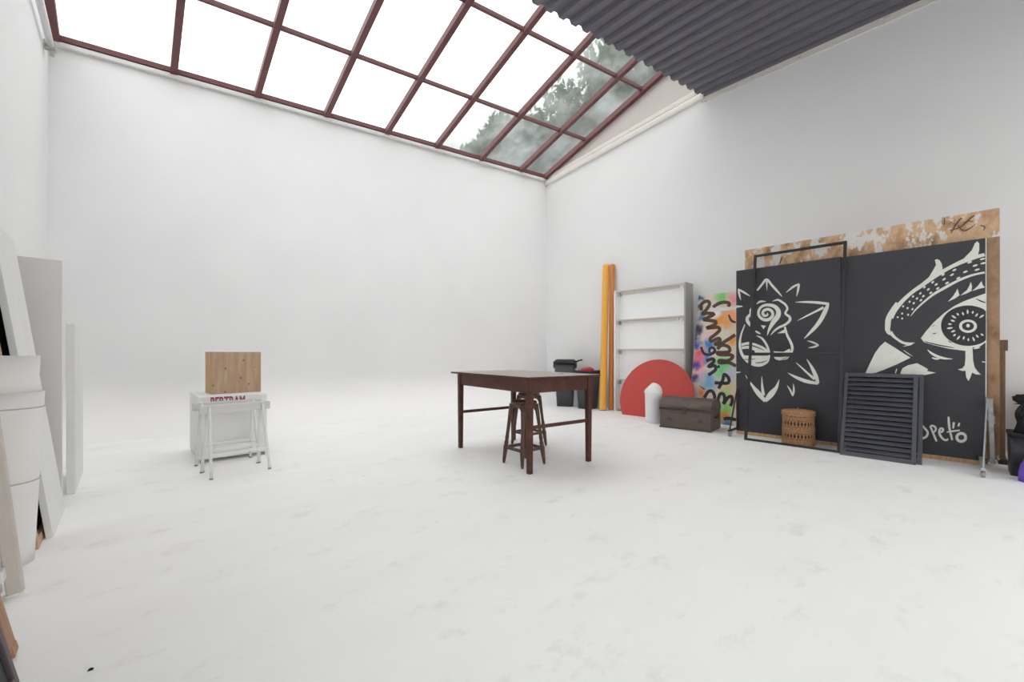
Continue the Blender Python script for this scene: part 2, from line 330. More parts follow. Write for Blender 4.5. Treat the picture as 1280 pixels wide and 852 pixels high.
def thing(name, label, cat, loc=(0, 0, 0), rot=(0, 0, 0), group=None):
    o = bpy.data.objects.new(name, None); COL.objects.link(o)
    o.empty_display_size = .1
    o.location = loc; o.rotation_euler = rot if hasattr(rot, '__len__') else (0, 0, rot)
    o['label'] = label; o['category'] = cat
    if group: o['group'] = group
    return o
def tag(o, label, cat, group=None):
    o['label'] = label; o['category'] = cat
    if group: o['group'] = group
    return o
def struct(o): o['kind'] = 'structure'; return o
def dup(root, loc, rot, label):
    r = root.copy(); COL.objects.link(r); r.location = loc; r.rotation_euler = rot; r['label'] = label
    for ch in list(root.children):
        c = ch.copy(); COL.objects.link(c); c.parent = r
        for g in list(ch.children):
            d = g.copy(); COL.objects.link(d); d.parent = c
    return r
ART = {
 'rose': [
  (0, [[(0.269,1.938),(0.277,1.947),(0.289,1.961),(0.302,1.977),(0.315,1.993),(0.327,2.007),(0.339,2.022),(0.35,2.039),(0.36,2.053),(0.369,2.06),(0.372,2.061),(0.377,2.058),(0.386,2.045),(0.398,2.027),(0.411,2.006),(0.424,1.986),(0.436,1.969),(0.448,1.953),(0.461,1.936),(0.473,1.919),(0.485,1.904),(0.498,1.888),(0.512,1.872),(0.525,1.857),(0.536,1.844),(0.544,1.835)], [(0.254,1.953),(0.261,1.963),(0.272,1.978),(0.284,1.995),(0.296,2.012),(0.308,2.027),(0.318,2.042),(0.329,2.059),(0.34,2.075),(0.354,2.088),(0.374,2.092),(0.393,2.081),(0.407,2.063),(0.42,2.043),(0.432,2.022),(0.444,2.004),(0.456,1.988),(0.468,1.97),(0.48,1.953),(0.492,1.937),(0.503,1.92),(0.514,1.903),(0.525,1.884),(0.535,1.867),(0.543,1.852),(0.55,1.841)]]),
  (0, [[(0.362,2.058),(0.364,2.039),(0.367,2.011),(0.37,1.98),(0.373,1.952),(0.376,1.933)], [(0.386,2.055),(0.385,2.037),(0.383,2.009),(0.381,1.979),(0.379,1.951),(0.378,1.932)]]),
  (0, [[(0.02,1.995),(0.021,1.985),(0.021,1.972),(0.022,1.955),(0.023,1.937),(0.026,1.92),(0.031,1.902),(0.038,1.883),(0.046,1.864),(0.052,1.847),(0.057,1.836)], [(0.038,1.996),(0.04,1.986),(0.043,1.972),(0.047,1.956),(0.05,1.94),(0.053,1.923),(0.055,1.906),(0.057,1.886),(0.059,1.866),(0.06,1.849),(0.061,1.836)]]),
  (0, [[(0.025,1.98),(0.033,1.972),(0.045,1.963),(0.059,1.951),(0.074,1.939),(0.089,1.928),(0.106,1.917),(0.126,1.905),(0.146,1.893),(0.163,1.883),(0.175,1.876)], [(0.033,1.996),(0.043,1.99),(0.056,1.982),(0.071,1.973),(0.087,1.963),(0.103,1.952),(0.119,1.938),(0.136,1.922),(0.153,1.906),(0.167,1.891),(0.178,1.881)]]),
  (0, [[(0.596,1.88),(0.607,1.888),(0.623,1.899),(0.642,1.911),(0.659,1.923),(0.675,1.933),(0.689,1.941),(0.703,1.949),(0.717,1.956),(0.728,1.962),(0.737,1.967)], [(0.593,1.885),(0.602,1.896),(0.615,1.911),(0.631,1.927),(0.647,1.944),(0.662,1.956),(0.678,1.965),(0.694,1.972),(0.709,1.977),(0.722,1.981),(0.731,1.984)]]),
  (0, [[(0.72,1.977),(0.719,1.966),(0.717,1.951),(0.714,1.933),(0.712,1.914),(0.71,1.898),(0.709,1.882),(0.707,1.864),(0.706,1.847),(0.705,1.833),(0.704,1.823)], [(0.742,1.971),(0.741,1.96),(0.74,1.944),(0.738,1.926),(0.735,1.907),(0.732,1.89),(0.728,1.875),(0.722,1.858),(0.717,1.843),(0.712,1.83),(0.708,1.821)]]),
  (0, [[(0.002,1.732),(0.006,1.734),(0.026,1.736),(0.048,1.738),(0.068,1.741),(0.081,1.742)], [(0.002,1.771),(0.004,1.769),(0.025,1.765),(0.047,1.761),(0.067,1.758),(0.081,1.755)]]),
  (0, [[(0.694,1.747),(0.707,1.745),(0.725,1.742),(0.747,1.739),(0.77,1.735),(0.793,1.732),(0.815,1.728),(0.839,1.724),(0.863,1.72),(0.887,1.716),(0.911,1.711),(0.937,1.705),(0.965,1.699),(0.993,1.692),(1.016,1.686),(1.032,1.682)], [(0.694,1.752),(0.707,1.752),(0.725,1.753),(0.747,1.755),(0.77,1.755),(0.793,1.755),(0.816,1.754),(0.839,1.752),(0.864,1.749),(0.889,1.746),(0.914,1.742),(0.94,1.737),(0.969,1.73),(0.996,1.723),(1.019,1.717),(1.036,1.712)]]),
  (0, [[(1.022,1.707),(1.018,1.699),(1.011,1.689),(1.003,1.676),(0.995,1.661),(0.987,1.645),(0.979,1.627),(0.971,1.607),(0.963,1.586),(0.955,1.566),(0.947,1.546),(0.938,1.528),(0.929,1.511),(0.919,1.493),(0.909,1.476),(0.898,1.458),(0.886,1.439),(0.872,1.42),(0.858,1.4),(0.845,1.38),(0.832,1.363),(0.821,1.345),(0.81,1.329),(0.8,1.313),(0.791,1.3),(0.785,1.291)], [(1.039,1.697),(1.037,1.687),(1.035,1.673),(1.033,1.657),(1.029,1.639),(1.024,1.621),(1.018,1.603),(1.011,1.582),(1.002,1.561),(0.993,1.539),(0.983,1.519),(0.973,1.5),(0.963,1.481),(0.952,1.463),(0.94,1.445),(0.927,1.428),(0.913,1.409),(0.897,1.391),(0.88,1.373),(0.864,1.357),(0.85,1.342),(0.835,1.328),(0.821,1.315),(0.808,1.303),(0.796,1.293),(0.788,1.286)]]),
  (0, [[(0.977,1.674),(0.964,1.666),(0.947,1.656),(0.926,1.644),(0.905,1.632),(0.885,1.62),(0.865,1.609),(0.846,1.598),(0.826,1.587),(0.807,1.577),(0.789,1.566),(0.772,1.555),(0.755,1.544),(0.739,1.533),(0.725,1.524),(0.715,1.518)], [(0.988,1.645),(0.975,1.639),(0.957,1.63),(0.936,1.62),(0.914,1.609),(0.893,1.599),(0.874,1.589),(0.854,1.579),(0.834,1.569),(0.814,1.559),(0.796,1.55),(0.778,1.541),(0.759,1.533),(0.742,1.525),(0.728,1.519),(0.717,1.514)]]),
  (0, [[(0.817,1.259),(0.824,1.255),(0.836,1.249),(0.849,1.242),(0.862,1.235),(0.874,1.229),(0.886,1.223),(0.899,1.216),(0.912,1.209),(0.923,1.204),(0.931,1.2)], [(0.817,1.264),(0.826,1.262),(0.838,1.261),(0.852,1.258),(0.867,1.255),(0.88,1.251),(0.893,1.244),(0.906,1.235),(0.919,1.226),(0.929,1.218),(0.936,1.212)]]),
  (0, [[(0.931,1.214),(0.925,1.211),(0.916,1.208),(0.907,1.204),(0.896,1.2),(0.886,1.196),(0.875,1.192),(0.862,1.188),(0.849,1.183),(0.837,1.179),(0.829,1.176)], [(0.936,1.198),(0.931,1.194),(0.923,1.189),(0.913,1.183),(0.903,1.178),(0.891,1.174),(0.879,1.172),(0.864,1.171),(0.85,1.171),(0.838,1.172),(0.829,1.172)]]),
  (0, [[(0.257,1.762),(0.264,1.765),(0.272,1.769),(0.282,1.773),(0.291,1.777),(0.3,1.779),(0.311,1.781),(0.326,1.783),(0.342,1.785),(0.356,1.786),(0.366,1.787)], [(0.252,1.77),(0.256,1.775),(0.262,1.783),(0.27,1.793),(0.28,1.802),(0.293,1.807),(0.309,1.807),(0.326,1.805),(0.342,1.8),(0.356,1.796),(0.366,1.793)]]),
  (0, [[(0.441,1.782),(0.45,1.783),(0.463,1.785),(0.477,1.786),(0.49,1.787),(0.5,1.785),(0.507,1.782),(0.515,1.777),(0.523,1.77),(0.531,1.762),(0.54,1.755),(0.549,1.748),(0.557,1.741),(0.565,1.735),(0.571,1.728),(0.577,1.721),(0.582,1.712),(0.588,1.703),(0.592,1.693),(0.595,1.684),(0.596,1.677),(0.594,1.669),(0.589,1.659),(0.582,1.647),(0.575,1.632),(0.574,1.614),(0.582,1.597),(0.594,1.585),(0.605,1.575),(0.615,1.566),(0.619,1.559),(0.621,1.554),(0.623,1.548),(0.623,1.543),(0.623,1.538),(0.621,1.532),(0.616,1.525),(0.609,1.515),(0.6,1.505),(0.589,1.496),(0.579,1.487),(0.567,1.48),(0.553,1.473),(0.538,1.467),(0.522,1.46),(0.508,1.452),(0.495,1.443),(0.484,1.434),(0.473,1.425),(0.464,1.415),(0.454,1.404),(0.445,1.392),(0.437,1.379),(0.429,1.366),(0.423,1.354),(0.418,1.346)], [(0.44,1.788),(0.448,1.791),(0.459,1.797),(0.473,1.803),(0.487,1.808),(0.501,1.809),(0.514,1.806),(0.526,1.799),(0.536,1.792),(0.545,1.784),(0.553,1.777),(0.561,1.77),(0.57,1.763),(0.579,1.756),(0.587,1.747),(0.594,1.737),(0.601,1.727),(0.608,1.715),(0.613,1.702),(0.617,1.689),(0.619,1.673),(0.615,1.657),(0.608,1.644),(0.601,1.632),(0.597,1.623),(0.597,1.619),(0.6,1.615),(0.608,1.608),(0.62,1.599),(0.632,1.59),(0.642,1.578),(0.648,1.565),(0.651,1.553),(0.652,1.54),(0.65,1.527),(0.645,1.515),(0.638,1.503),(0.629,1.492),(0.617,1.481),(0.605,1.47),(0.592,1.461),(0.578,1.453),(0.563,1.446),(0.547,1.44),(0.532,1.434),(0.52,1.428),(0.508,1.42),(0.497,1.413),(0.487,1.405),(0.477,1.397),(0.467,1.388),(0.457,1.379),(0.447,1.369),(0.437,1.358),(0.429,1.349),(0.422,1.342)]]),
  (0, [[(0.215,1.742),(0.209,1.737),(0.2,1.73),(0.189,1.721),(0.179,1.711),(0.171,1.699),(0.167,1.685),(0.167,1.671),(0.168,1.66),(0.168,1.651),(0.166,1.646),(0.161,1.639),(0.152,1.63),(0.141,1.62),(0.13,1.608),(0.122,1.593),(0.119,1.576),(0.119,1.56),(0.122,1.545),(0.126,1.532),(0.132,1.518),(0.141,1.505),(0.151,1.492),(0.161,1.48),(0.171,1.47),(0.179,1.462),(0.185,1.454),(0.192,1.447),(0.198,1.44),(0.203,1.434),(0.206,1.429)], [(0.223,1.733),(0.219,1.726),(0.212,1.716),(0.205,1.706),(0.198,1.695),(0.195,1.687),(0.195,1.68),(0.196,1.671),(0.197,1.66),(0.198,1.646),(0.195,1.629),(0.187,1.615),(0.177,1.602),(0.167,1.592),(0.16,1.583),(0.158,1.577),(0.157,1.571),(0.158,1.565),(0.161,1.557),(0.164,1.547),(0.168,1.538),(0.172,1.528),(0.179,1.517),(0.187,1.505),(0.196,1.492),(0.202,1.479),(0.206,1.467),(0.209,1.456),(0.21,1.446),(0.211,1.437),(0.212,1.431)]]),
  (0, [[(0.382,1.337),(0.386,1.348),(0.393,1.363),(0.4,1.38),(0.409,1.397),(0.418,1.414),(0.428,1.431),(0.44,1.449),(0.453,1.467),(0.465,1.485),(0.476,1.501),(0.487,1.515),(0.498,1.528),(0.509,1.543),(0.52,1.559),(0.529,1.578),(0.534,1.597),(0.536,1.615),(0.536,1.634),(0.533,1.652),(0.528,1.669),(0.52,1.686),(0.51,1.701),(0.499,1.715),(0.485,1.728),(0.47,1.738),(0.453,1.746),(0.435,1.753),(0.416,1.757),(0.397,1.76),(0.379,1.761),(0.362,1.76),(0.345,1.757),(0.329,1.752),(0.315,1.745),(0.301,1.736),(0.29,1.725),(0.28,1.711),(0.272,1.697),(0.266,1.682),(0.262,1.666),(0.26,1.651),(0.261,1.635),(0.263,1.619),(0.268,1.604),(0.274,1.589),(0.283,1.576),(0.294,1.563),(0.306,1.551),(0.319,1.541),(0.333,1.533),(0.348,1.528),(0.363,1.525),(0.378,1.525),(0.394,1.527),(0.408,1.531),(0.421,1.539),(0.432,1.55),(0.442,1.562),(0.45,1.575),(0.456,1.588),(0.459,1.603),(0.46,1.617),(0.459,1.632),(0.456,1.646),(0.45,1.659),(0.442,1.671),(0.432,1.682),(0.421,1.69),(0.408,1.698),(0.395,1.702),(0.382,1.704),(0.369,1.702),(0.356,1.699),(0.344,1.694),(0.334,1.688),(0.325,1.68),(0.319,1.67),(0.314,1.658),(0.311,1.647),(0.311,1.634),(0.314,1.621),(0.319,1.61),(0.326,1.6),(0.335,1.592),(0.345,1.586),(0.357,1.585),(0.367,1.587),(0.377,1.591),(0.385,1.595),(0.392,1.602),(0.395,1.613),(0.393,1.623),(0.39,1.629),(0.387,1.634),(0.385,1.638)], [(0.378,1.339),(0.379,1.35),(0.38,1.367),(0.382,1.387),(0.386,1.408),(0.39,1.429),(0.397,1.451),(0.405,1.473),(0.413,1.496),(0.422,1.517),(0.432,1.537),(0.443,1.556),(0.454,1.572),(0.465,1.586),(0.473,1.597),(0.478,1.606),(0.48,1.616),(0.482,1.625),(0.483,1.634),(0.483,1.643),(0.481,1.651),(0.478,1.66),(0.474,1.67),(0.467,1.679),(0.46,1.688),(0.451,1.696),(0.44,1.703),(0.426,1.711),(0.41,1.717),(0.395,1.721),(0.38,1.724),(0.367,1.724),(0.354,1.722),(0.341,1.719),(0.33,1.714),(0.32,1.708),(0.312,1.7),(0.305,1.69),(0.299,1.679),(0.295,1.668),(0.292,1.658),(0.291,1.648),(0.292,1.637),(0.294,1.627),(0.298,1.617),(0.302,1.608),(0.308,1.599),(0.316,1.59),(0.326,1.582),(0.335,1.575),(0.344,1.571),(0.353,1.568),(0.364,1.567),(0.374,1.567),(0.384,1.569),(0.392,1.571),(0.4,1.575),(0.408,1.581),(0.415,1.589),(0.422,1.597),(0.426,1.604),(0.428,1.611),(0.428,1.619),(0.427,1.628),(0.425,1.635),(0.423,1.641),(0.419,1.647),(0.413,1.653),(0.405,1.659),(0.397,1.664),(0.391,1.666),(0.384,1.667),(0.376,1.666),(0.367,1.663),(0.359,1.66),(0.354,1.657),(0.35,1.654),(0.347,1.649),(0.345,1.643),(0.344,1.638),(0.344,1.636),(0.344,1.633),(0.346,1.629),(0.349,1.624),(0.353,1.62),(0.354,1.618),(0.356,1.618),(0.361,1.617),(0.368,1.618),(0.373,1.62),(0.375,1.619),(0.375,1.617),(0.376,1.619),(0.376,1.624),(0.375,1.63),(0.374,1.634)]]),
  (0, [[(0.105,1.501),(0.098,1.484),(0.088,1.46),(0.077,1.432),(0.065,1.403),(0.056,1.375),(0.049,1.35),(0.043,1.324),(0.038,1.298),(0.034,1.271),(0.032,1.244),(0.032,1.217),(0.034,1.189),(0.037,1.161),(0.043,1.133),(0.05,1.108),(0.059,1.084),(0.07,1.061),(0.083,1.041),(0.097,1.021),(0.112,1.004),(0.129,0.987),(0.147,0.973),(0.167,0.96),(0.186,0.949),(0.205,0.94),(0.224,0.934),(0.243,0.93),(0.262,0.928),(0.281,0.928),(0.299,0.93),(0.317,0.935),(0.335,0.943),(0.351,0.953),(0.366,0.963),(0.378,0.974),(0.388,0.985),(0.396,0.996),(0.401,1.008),(0.405,1.021),(0.408,1.034),(0.411,1.048),(0.413,1.064),(0.414,1.081),(0.415,1.098),(0.414,1.116),(0.411,1.134),(0.408,1.153),(0.403,1.173),(0.397,1.193),(0.389,1.213),(0.38,1.233),(0.369,1.255),(0.357,1.275),(0.344,1.295),(0.33,1.311),(0.314,1.323),(0.297,1.332),(0.28,1.338),(0.266,1.343),(0.256,1.346)], [(0.116,1.496),(0.11,1.478),(0.102,1.454),(0.092,1.425),(0.083,1.396),(0.076,1.369),(0.071,1.343),(0.067,1.318),(0.064,1.293),(0.062,1.268),(0.062,1.243),(0.063,1.218),(0.066,1.192),(0.07,1.167),(0.076,1.143),(0.083,1.121),(0.091,1.101),(0.101,1.083),(0.113,1.065),(0.125,1.049),(0.138,1.034),(0.153,1.02),(0.169,1.007),(0.186,0.996),(0.202,0.987),(0.219,0.979),(0.234,0.973),(0.25,0.969),(0.265,0.967),(0.28,0.966),(0.294,0.967),(0.308,0.97),(0.323,0.976),(0.338,0.983),(0.351,0.99),(0.362,0.998),(0.369,1.005),(0.375,1.012),(0.38,1.02),(0.384,1.029),(0.387,1.04),(0.389,1.053),(0.391,1.066),(0.391,1.081),(0.391,1.096),(0.389,1.112),(0.386,1.129),(0.383,1.146),(0.378,1.164),(0.372,1.182),(0.365,1.2),(0.356,1.219),(0.346,1.239),(0.335,1.258),(0.324,1.276),(0.313,1.291),(0.302,1.303),(0.288,1.314),(0.274,1.324),(0.262,1.332),(0.253,1.338)]]),
  (0, [[(0.236,1.397),(0.241,1.393),(0.247,1.387),(0.255,1.381),(0.263,1.374),(0.27,1.37),(0.278,1.366),(0.285,1.364),(0.292,1.363),(0.298,1.362),(0.302,1.361)], [(0.245,1.413),(0.25,1.41),(0.258,1.406),(0.266,1.401),(0.274,1.396),(0.281,1.391),(0.287,1.386),(0.292,1.38),(0.298,1.375),(0.302,1.37),(0.305,1.366)]]),
  (0, [[(0.569,1.442),(0.572,1.427),(0.576,1.406),(0.581,1.381),(0.587,1.356),(0.593,1.333),(0.6,1.313),(0.608,1.293),(0.617,1.275),(0.624,1.257),(0.63,1.241),(0.635,1.226),(0.64,1.211),(0.643,1.197),(0.646,1.185),(0.647,1.173),(0.647,1.16),(0.646,1.146),(0.644,1.131),(0.641,1.118),(0.64,1.109)], [(0.589,1.447),(0.593,1.432),(0.598,1.412),(0.604,1.388),(0.61,1.364),(0.617,1.343),(0.624,1.325),(0.632,1.307),(0.641,1.289),(0.649,1.271),(0.656,1.254),(0.662,1.237),(0.667,1.221),(0.671,1.205),(0.674,1.19),(0.675,1.173),(0.674,1.156),(0.67,1.139),(0.666,1.124),(0.662,1.112),(0.659,1.103)]]),
  (0, [[(0.304,1.481),(0.366,1.47),(0.336,1.425)]]),
  (0, [[(0.066,1.243),(0.154,1.261),(0.24,1.24),(0.325,1.2),(0.386,1.153),(0.401,1.111),(0.24,1.105),(0.226,1.146),(0.14,1.17),(0.074,1.163)]]),
  (0, [[(0.074,1.079),(0.226,1.075),(0.399,1.076),(0.384,1.014),(0.318,0.955),(0.226,0.96),(0.14,1.006)]]),
  (0, [[(0.494,1.365),(0.579,1.414),(0.579,1.366)]]),
  (0, [[(0.45,1.132),(0.566,1.126),(0.631,1.166),(0.65,1.114),(0.605,1.091),(0.474,1.091)]]),
  (0, [[(0.454,1.06),(0.54,1.058),(0.631,1.066),(0.605,1.031),(0.514,1.015),(0.474,1.03)]]),
  (0, [[(0.611,0.855),(0.623,0.845),(0.639,0.831),(0.659,0.815),(0.68,0.799),(0.701,0.785),(0.721,0.774),(0.742,0.763),(0.764,0.753),(0.786,0.744),(0.809,0.737),(0.834,0.732),(0.862,0.729),(0.889,0.727),(0.912,0.725),(0.927,0.724)], [(0.613,0.859),(0.626,0.853),(0.646,0.845),(0.668,0.836),(0.692,0.826),(0.713,0.818),(0.734,0.81),(0.755,0.802),(0.776,0.794),(0.797,0.787),(0.818,0.78),(0.842,0.774),(0.868,0.768),(0.893,0.763),(0.916,0.758),(0.931,0.755)]]),
  (0, [[(0.941,0.743),(0.94,0.755),(0.938,0.772),(0.935,0.792),(0.931,0.814),(0.925,0.835),(0.918,0.856),(0.909,0.877),(0.9,0.899),(0.889,0.92),(0.878,0.941),(0.865,0.962),(0.851,0.984),(0.837,1.005),(0.824,1.023),(0.816,1.035)], [(0.917,0.733),(0.913,0.744),(0.907,0.759),(0.901,0.777),(0.894,0.797),(0.887,0.815),(0.881,0.835),(0.874,0.857),(0.867,0.88),(0.86,0.902),(0.853,0.924),(0.845,0.947),(0.835,0.972),(0.825,0.996),(0.817,1.017),(0.811,1.032)]]),
  (0, [[(0.903,0.804),(0.893,0.812),(0.88,0.824),(0.864,0.838),(0.848,0.852),(0.833,0.866),(0.82,0.879),(0.806,0.893),(0.793,0.907),(0.779,0.921),(0.766,0.934),(0.752,0.947),(0.737,0.96),(0.723,0.973),(0.711,0.984),(0.702,0.991)], [(0.885,0.777),(0.876,0.786),(0.863,0.8),(0.849,0.815),(0.834,0.831),(0.82,0.847),(0.807,0.861),(0.793,0.876),(0.78,0.891),(0.768,0.906),(0.755,0.92),(0.743,0.935),(0.73,0.95),(0.717,0.965),(0.707,0.978),(0.699,0.987)]]),
  (0, [[(0.114,0.81),(0.124,0.789),(0.139,0.76),(0.157,0.727),(0.174,0.694),(0.19,0.665),(0.204,0.639),(0.216,0.615),(0.229,0.592),(0.242,0.571),(0.256,0.55),(0.273,0.529),(0.294,0.508),(0.313,0.489),(0.331,0.473),(0.343,0.461)], [(0.118,0.813),(0.131,0.794),(0.149,0.768),(0.171,0.738),(0.193,0.709),(0.213,0.684),(0.231,0.664),(0.249,0.646),(0.267,0.629),(0.284,0.612),(0.3,0.594),(0.316,0.573),(0.333,0.548),(0.348,0.525),(0.361,0.504),(0.37,0.49)]]),
  (0, [[(0.37,0.464),(0.38,0.474),(0.396,0.488),(0.413,0.505),(0.43,0.524),(0.445,0.543),(0.458,0.562),(0.47,0.583),(0.481,0.606),(0.492,0.63),(0.501,0.655),(0.508,0.68),(0.512,0.707),(0.515,0.732),(0.517,0.753),(0.518,0.768)], [(0.343,0.487),(0.349,0.501),(0.358,0.521),(0.369,0.544),(0.381,0.567),(0.394,0.588),(0.408,0.607),(0.424,0.625),(0.441,0.641),(0.456,0.657),(0.468,0.673),(0.479,0.692),(0.49,0.714),(0.5,0.736),(0.508,0.756),(0.514,0.769)]]),
  (0, [[(0.355,0.555),(0.352,0.571),(0.348,0.592),(0.344,0.618),(0.339,0.644),(0.335,0.67),(0.331,0.697),(0.327,0.727),(0.324,0.757),(0.32,0.784),(0.318,0.802)], [(0.316,0.547),(0.315,0.562),(0.313,0.584),(0.311,0.611),(0.309,0.638),(0.308,0.666),(0.309,0.694),(0.31,0.726),(0.311,0.756),(0.313,0.783),(0.314,0.802)]]),
  (0, [[(0.603,0.695),(0.607,0.687),(0.612,0.674),(0.618,0.66),(0.625,0.645),(0.631,0.632),(0.637,0.618),(0.643,0.602),(0.65,0.587),(0.656,0.574),(0.66,0.564)], [(0.606,0.698),(0.612,0.691),(0.621,0.682),(0.63,0.67),(0.64,0.657),(0.648,0.643),(0.654,0.628),(0.659,0.611),(0.664,0.594),(0.668,0.58),(0.67,0.57)]]),
  (0, [[(0.672,0.566),(0.674,0.575),(0.679,0.589),(0.683,0.605),(0.687,0.622),(0.688,0.64),(0.687,0.658),(0.684,0.678),(0.68,0.696),(0.676,0.712),(0.674,0.723)], [(0.658,0.568),(0.66,0.578),(0.661,0.592),(0.663,0.608),(0.665,0.625),(0.667,0.64),(0.668,0.656),(0.668,0.675),(0.669,0.694),(0.67,0.711),(0.67,0.723)]]),
  (0, [[(0.002,0.83),(0.01,0.832),(0.023,0.836),(0.038,0.84),(0.051,0.843),(0.06,0.846)], [(0.002,0.854),(0.008,0.854),(0.022,0.853),(0.037,0.853),(0.05,0.853),(0.06,0.852)]]),
 ],
 'rose_line': [
  (1, [[(0.075,1.198),(0.088,1.201),(0.107,1.204),(0.128,1.208),(0.15,1.21),(0.169,1.21),(0.185,1.208),(0.202,1.203),(0.218,1.197),(0.235,1.19),(0.252,1.183),(0.272,1.175),(0.293,1.166),(0.314,1.156),(0.332,1.148),(0.344,1.142)], [(0.073,1.208),(0.086,1.211),(0.104,1.216),(0.126,1.22),(0.148,1.224),(0.169,1.225),(0.188,1.222),(0.205,1.217),(0.223,1.211),(0.24,1.204),(0.257,1.196),(0.276,1.187),(0.297,1.176),(0.317,1.165),(0.334,1.155),(0.346,1.148)]]),
  (1, [[(0.081,1.023),(0.093,1.022),(0.111,1.02),(0.131,1.018),(0.151,1.017),(0.169,1.017),(0.186,1.019),(0.203,1.023),(0.218,1.027),(0.231,1.031),(0.241,1.033)], [(0.081,1.03),(0.094,1.029),(0.111,1.028),(0.131,1.028),(0.151,1.028),(0.169,1.028),(0.185,1.029),(0.201,1.032),(0.217,1.034),(0.23,1.036),(0.24,1.038)]]),
  (1, [[(0.241,0.975),(0.251,0.975),(0.267,0.975),(0.285,0.976),(0.303,0.977),(0.319,0.98),(0.334,0.985),(0.348,0.992),(0.362,1),(0.373,1.007),(0.38,1.012)], [(0.24,0.983),(0.251,0.984),(0.266,0.986),(0.284,0.988),(0.301,0.99),(0.316,0.993),(0.33,0.997),(0.345,1.002),(0.359,1.008),(0.37,1.013),(0.379,1.016)]]),
  (1, [[(0.54,1.033),(0.548,1.034),(0.558,1.035),(0.57,1.036),(0.583,1.038),(0.593,1.042),(0.603,1.048),(0.612,1.055),(0.62,1.063),(0.627,1.07),(0.632,1.074)], [(0.54,1.037),(0.547,1.039),(0.557,1.041),(0.569,1.044),(0.581,1.047),(0.591,1.05),(0.599,1.055),(0.608,1.061),(0.617,1.068),(0.624,1.074),(0.629,1.078)]]),
 ],
 'eye': [
  (0, [[(1.603,1.483),(1.608,1.497),(1.615,1.517),(1.623,1.54),(1.633,1.562),(1.645,1.585),(1.66,1.61),(1.676,1.635),(1.692,1.66),(1.71,1.683),(1.729,1.706),(1.748,1.728),(1.767,1.748),(1.786,1.765),(1.805,1.78),(1.824,1.795),(1.842,1.81),(1.86,1.826),(1.876,1.841),(1.893,1.855),(1.909,1.869),(1.926,1.883),(1.943,1.897),(1.961,1.91),(1.978,1.923),(1.996,1.936),(2.013,1.948),(2.03,1.96),(2.048,1.97),(2.065,1.98),(2.082,1.988),(2.099,1.996),(2.116,2.004),(2.133,2.011),(2.15,2.018),(2.167,2.024),(2.182,2.03),(2.196,2.035),(2.209,2.04),(2.221,2.044),(2.232,2.047),(2.244,2.051),(2.255,2.053),(2.265,2.056),(2.272,2.057)], [(1.569,1.506),(1.574,1.52),(1.581,1.541),(1.591,1.566),(1.603,1.592),(1.617,1.616),(1.633,1.642),(1.651,1.667),(1.67,1.691),(1.689,1.715),(1.709,1.737),(1.73,1.759),(1.75,1.779),(1.769,1.798),(1.789,1.815),(1.807,1.831),(1.825,1.846),(1.841,1.862),(1.857,1.878),(1.874,1.894),(1.891,1.909),(1.909,1.923),(1.928,1.935),(1.947,1.947),(1.965,1.959),(1.983,1.971),(2.001,1.982),(2.019,1.993),(2.036,2.004),(2.054,2.015),(2.071,2.025),(2.088,2.035),(2.105,2.044),(2.122,2.053),(2.139,2.061),(2.156,2.069),(2.172,2.075),(2.187,2.078),(2.202,2.08),(2.215,2.081),(2.227,2.082),(2.239,2.084),(2.25,2.086),(2.26,2.087),(2.267,2.088)]]),
  (0, [[(1.83,1.824),(1.885,1.91),(1.918,1.983),(1.935,2.026),(1.926,2.077),(1.942,2.085),(1.961,2.068),(1.975,2.035),(1.982,1.988),(1.973,1.934),(1.929,1.889),(1.871,1.839)]]),
  (0, [[(2.056,1.979),(2.131,2.06),(2.184,2.13),(2.205,2.195),(2.22,2.214),(2.234,2.189),(2.234,2.126),(2.223,2.064),(2.164,2.03),(2.11,2.009)]]),
  (0, [[(2.02,1.634),(2.056,1.686),(2.078,1.734),(2.087,1.763),(2.095,1.722),(2.101,1.691),(2.069,1.662)]]),
  (0, [[(2.106,1.689),(2.151,1.737),(2.169,1.783),(2.177,1.816),(2.186,1.776),(2.182,1.725),(2.144,1.702)]]),
  (0, [[(2.185,1.724),(2.223,1.768),(2.249,1.817),(2.257,1.775),(2.268,1.759),(2.268,1.749),(2.23,1.741)]]),
  (0, [[(1.744,1.502),(1.751,1.513),(1.761,1.528),(1.773,1.546),(1.785,1.563),(1.798,1.58),(1.813,1.598),(1.829,1.617),(1.845,1.635),(1.863,1.654),(1.881,1.673),(1.9,1.691),(1.919,1.708),(1.94,1.724),(1.961,1.739),(1.983,1.753),(2.005,1.768),(2.026,1.783),(2.046,1.798),(2.067,1.812),(2.087,1.825),(2.107,1.836),(2.128,1.847),(2.148,1.856),(2.166,1.864),(2.184,1.871),(2.201,1.876),(2.217,1.88),(2.231,1.883),(2.244,1.885),(2.255,1.886),(2.264,1.887),(2.271,1.888)], [(1.742,1.505),(1.748,1.517),(1.756,1.534),(1.766,1.554),(1.777,1.574),(1.79,1.592),(1.805,1.611),(1.82,1.631),(1.837,1.65),(1.854,1.67),(1.871,1.69),(1.89,1.71),(1.909,1.729),(1.93,1.747),(1.952,1.763),(1.974,1.779),(1.995,1.794),(2.016,1.808),(2.037,1.822),(2.059,1.835),(2.08,1.847),(2.101,1.858),(2.122,1.869),(2.142,1.878),(2.162,1.886),(2.18,1.892),(2.198,1.896),(2.214,1.899),(2.228,1.902),(2.241,1.904),(2.253,1.906),(2.262,1.906),(2.269,1.907)]]),
  (0, [[(1.646,1.508),(1.65,1.501),(1.648,1.493),(1.643,1.489),(1.637,1.491),(1.634,1.498),(1.635,1.506),(1.64,1.51)]]),
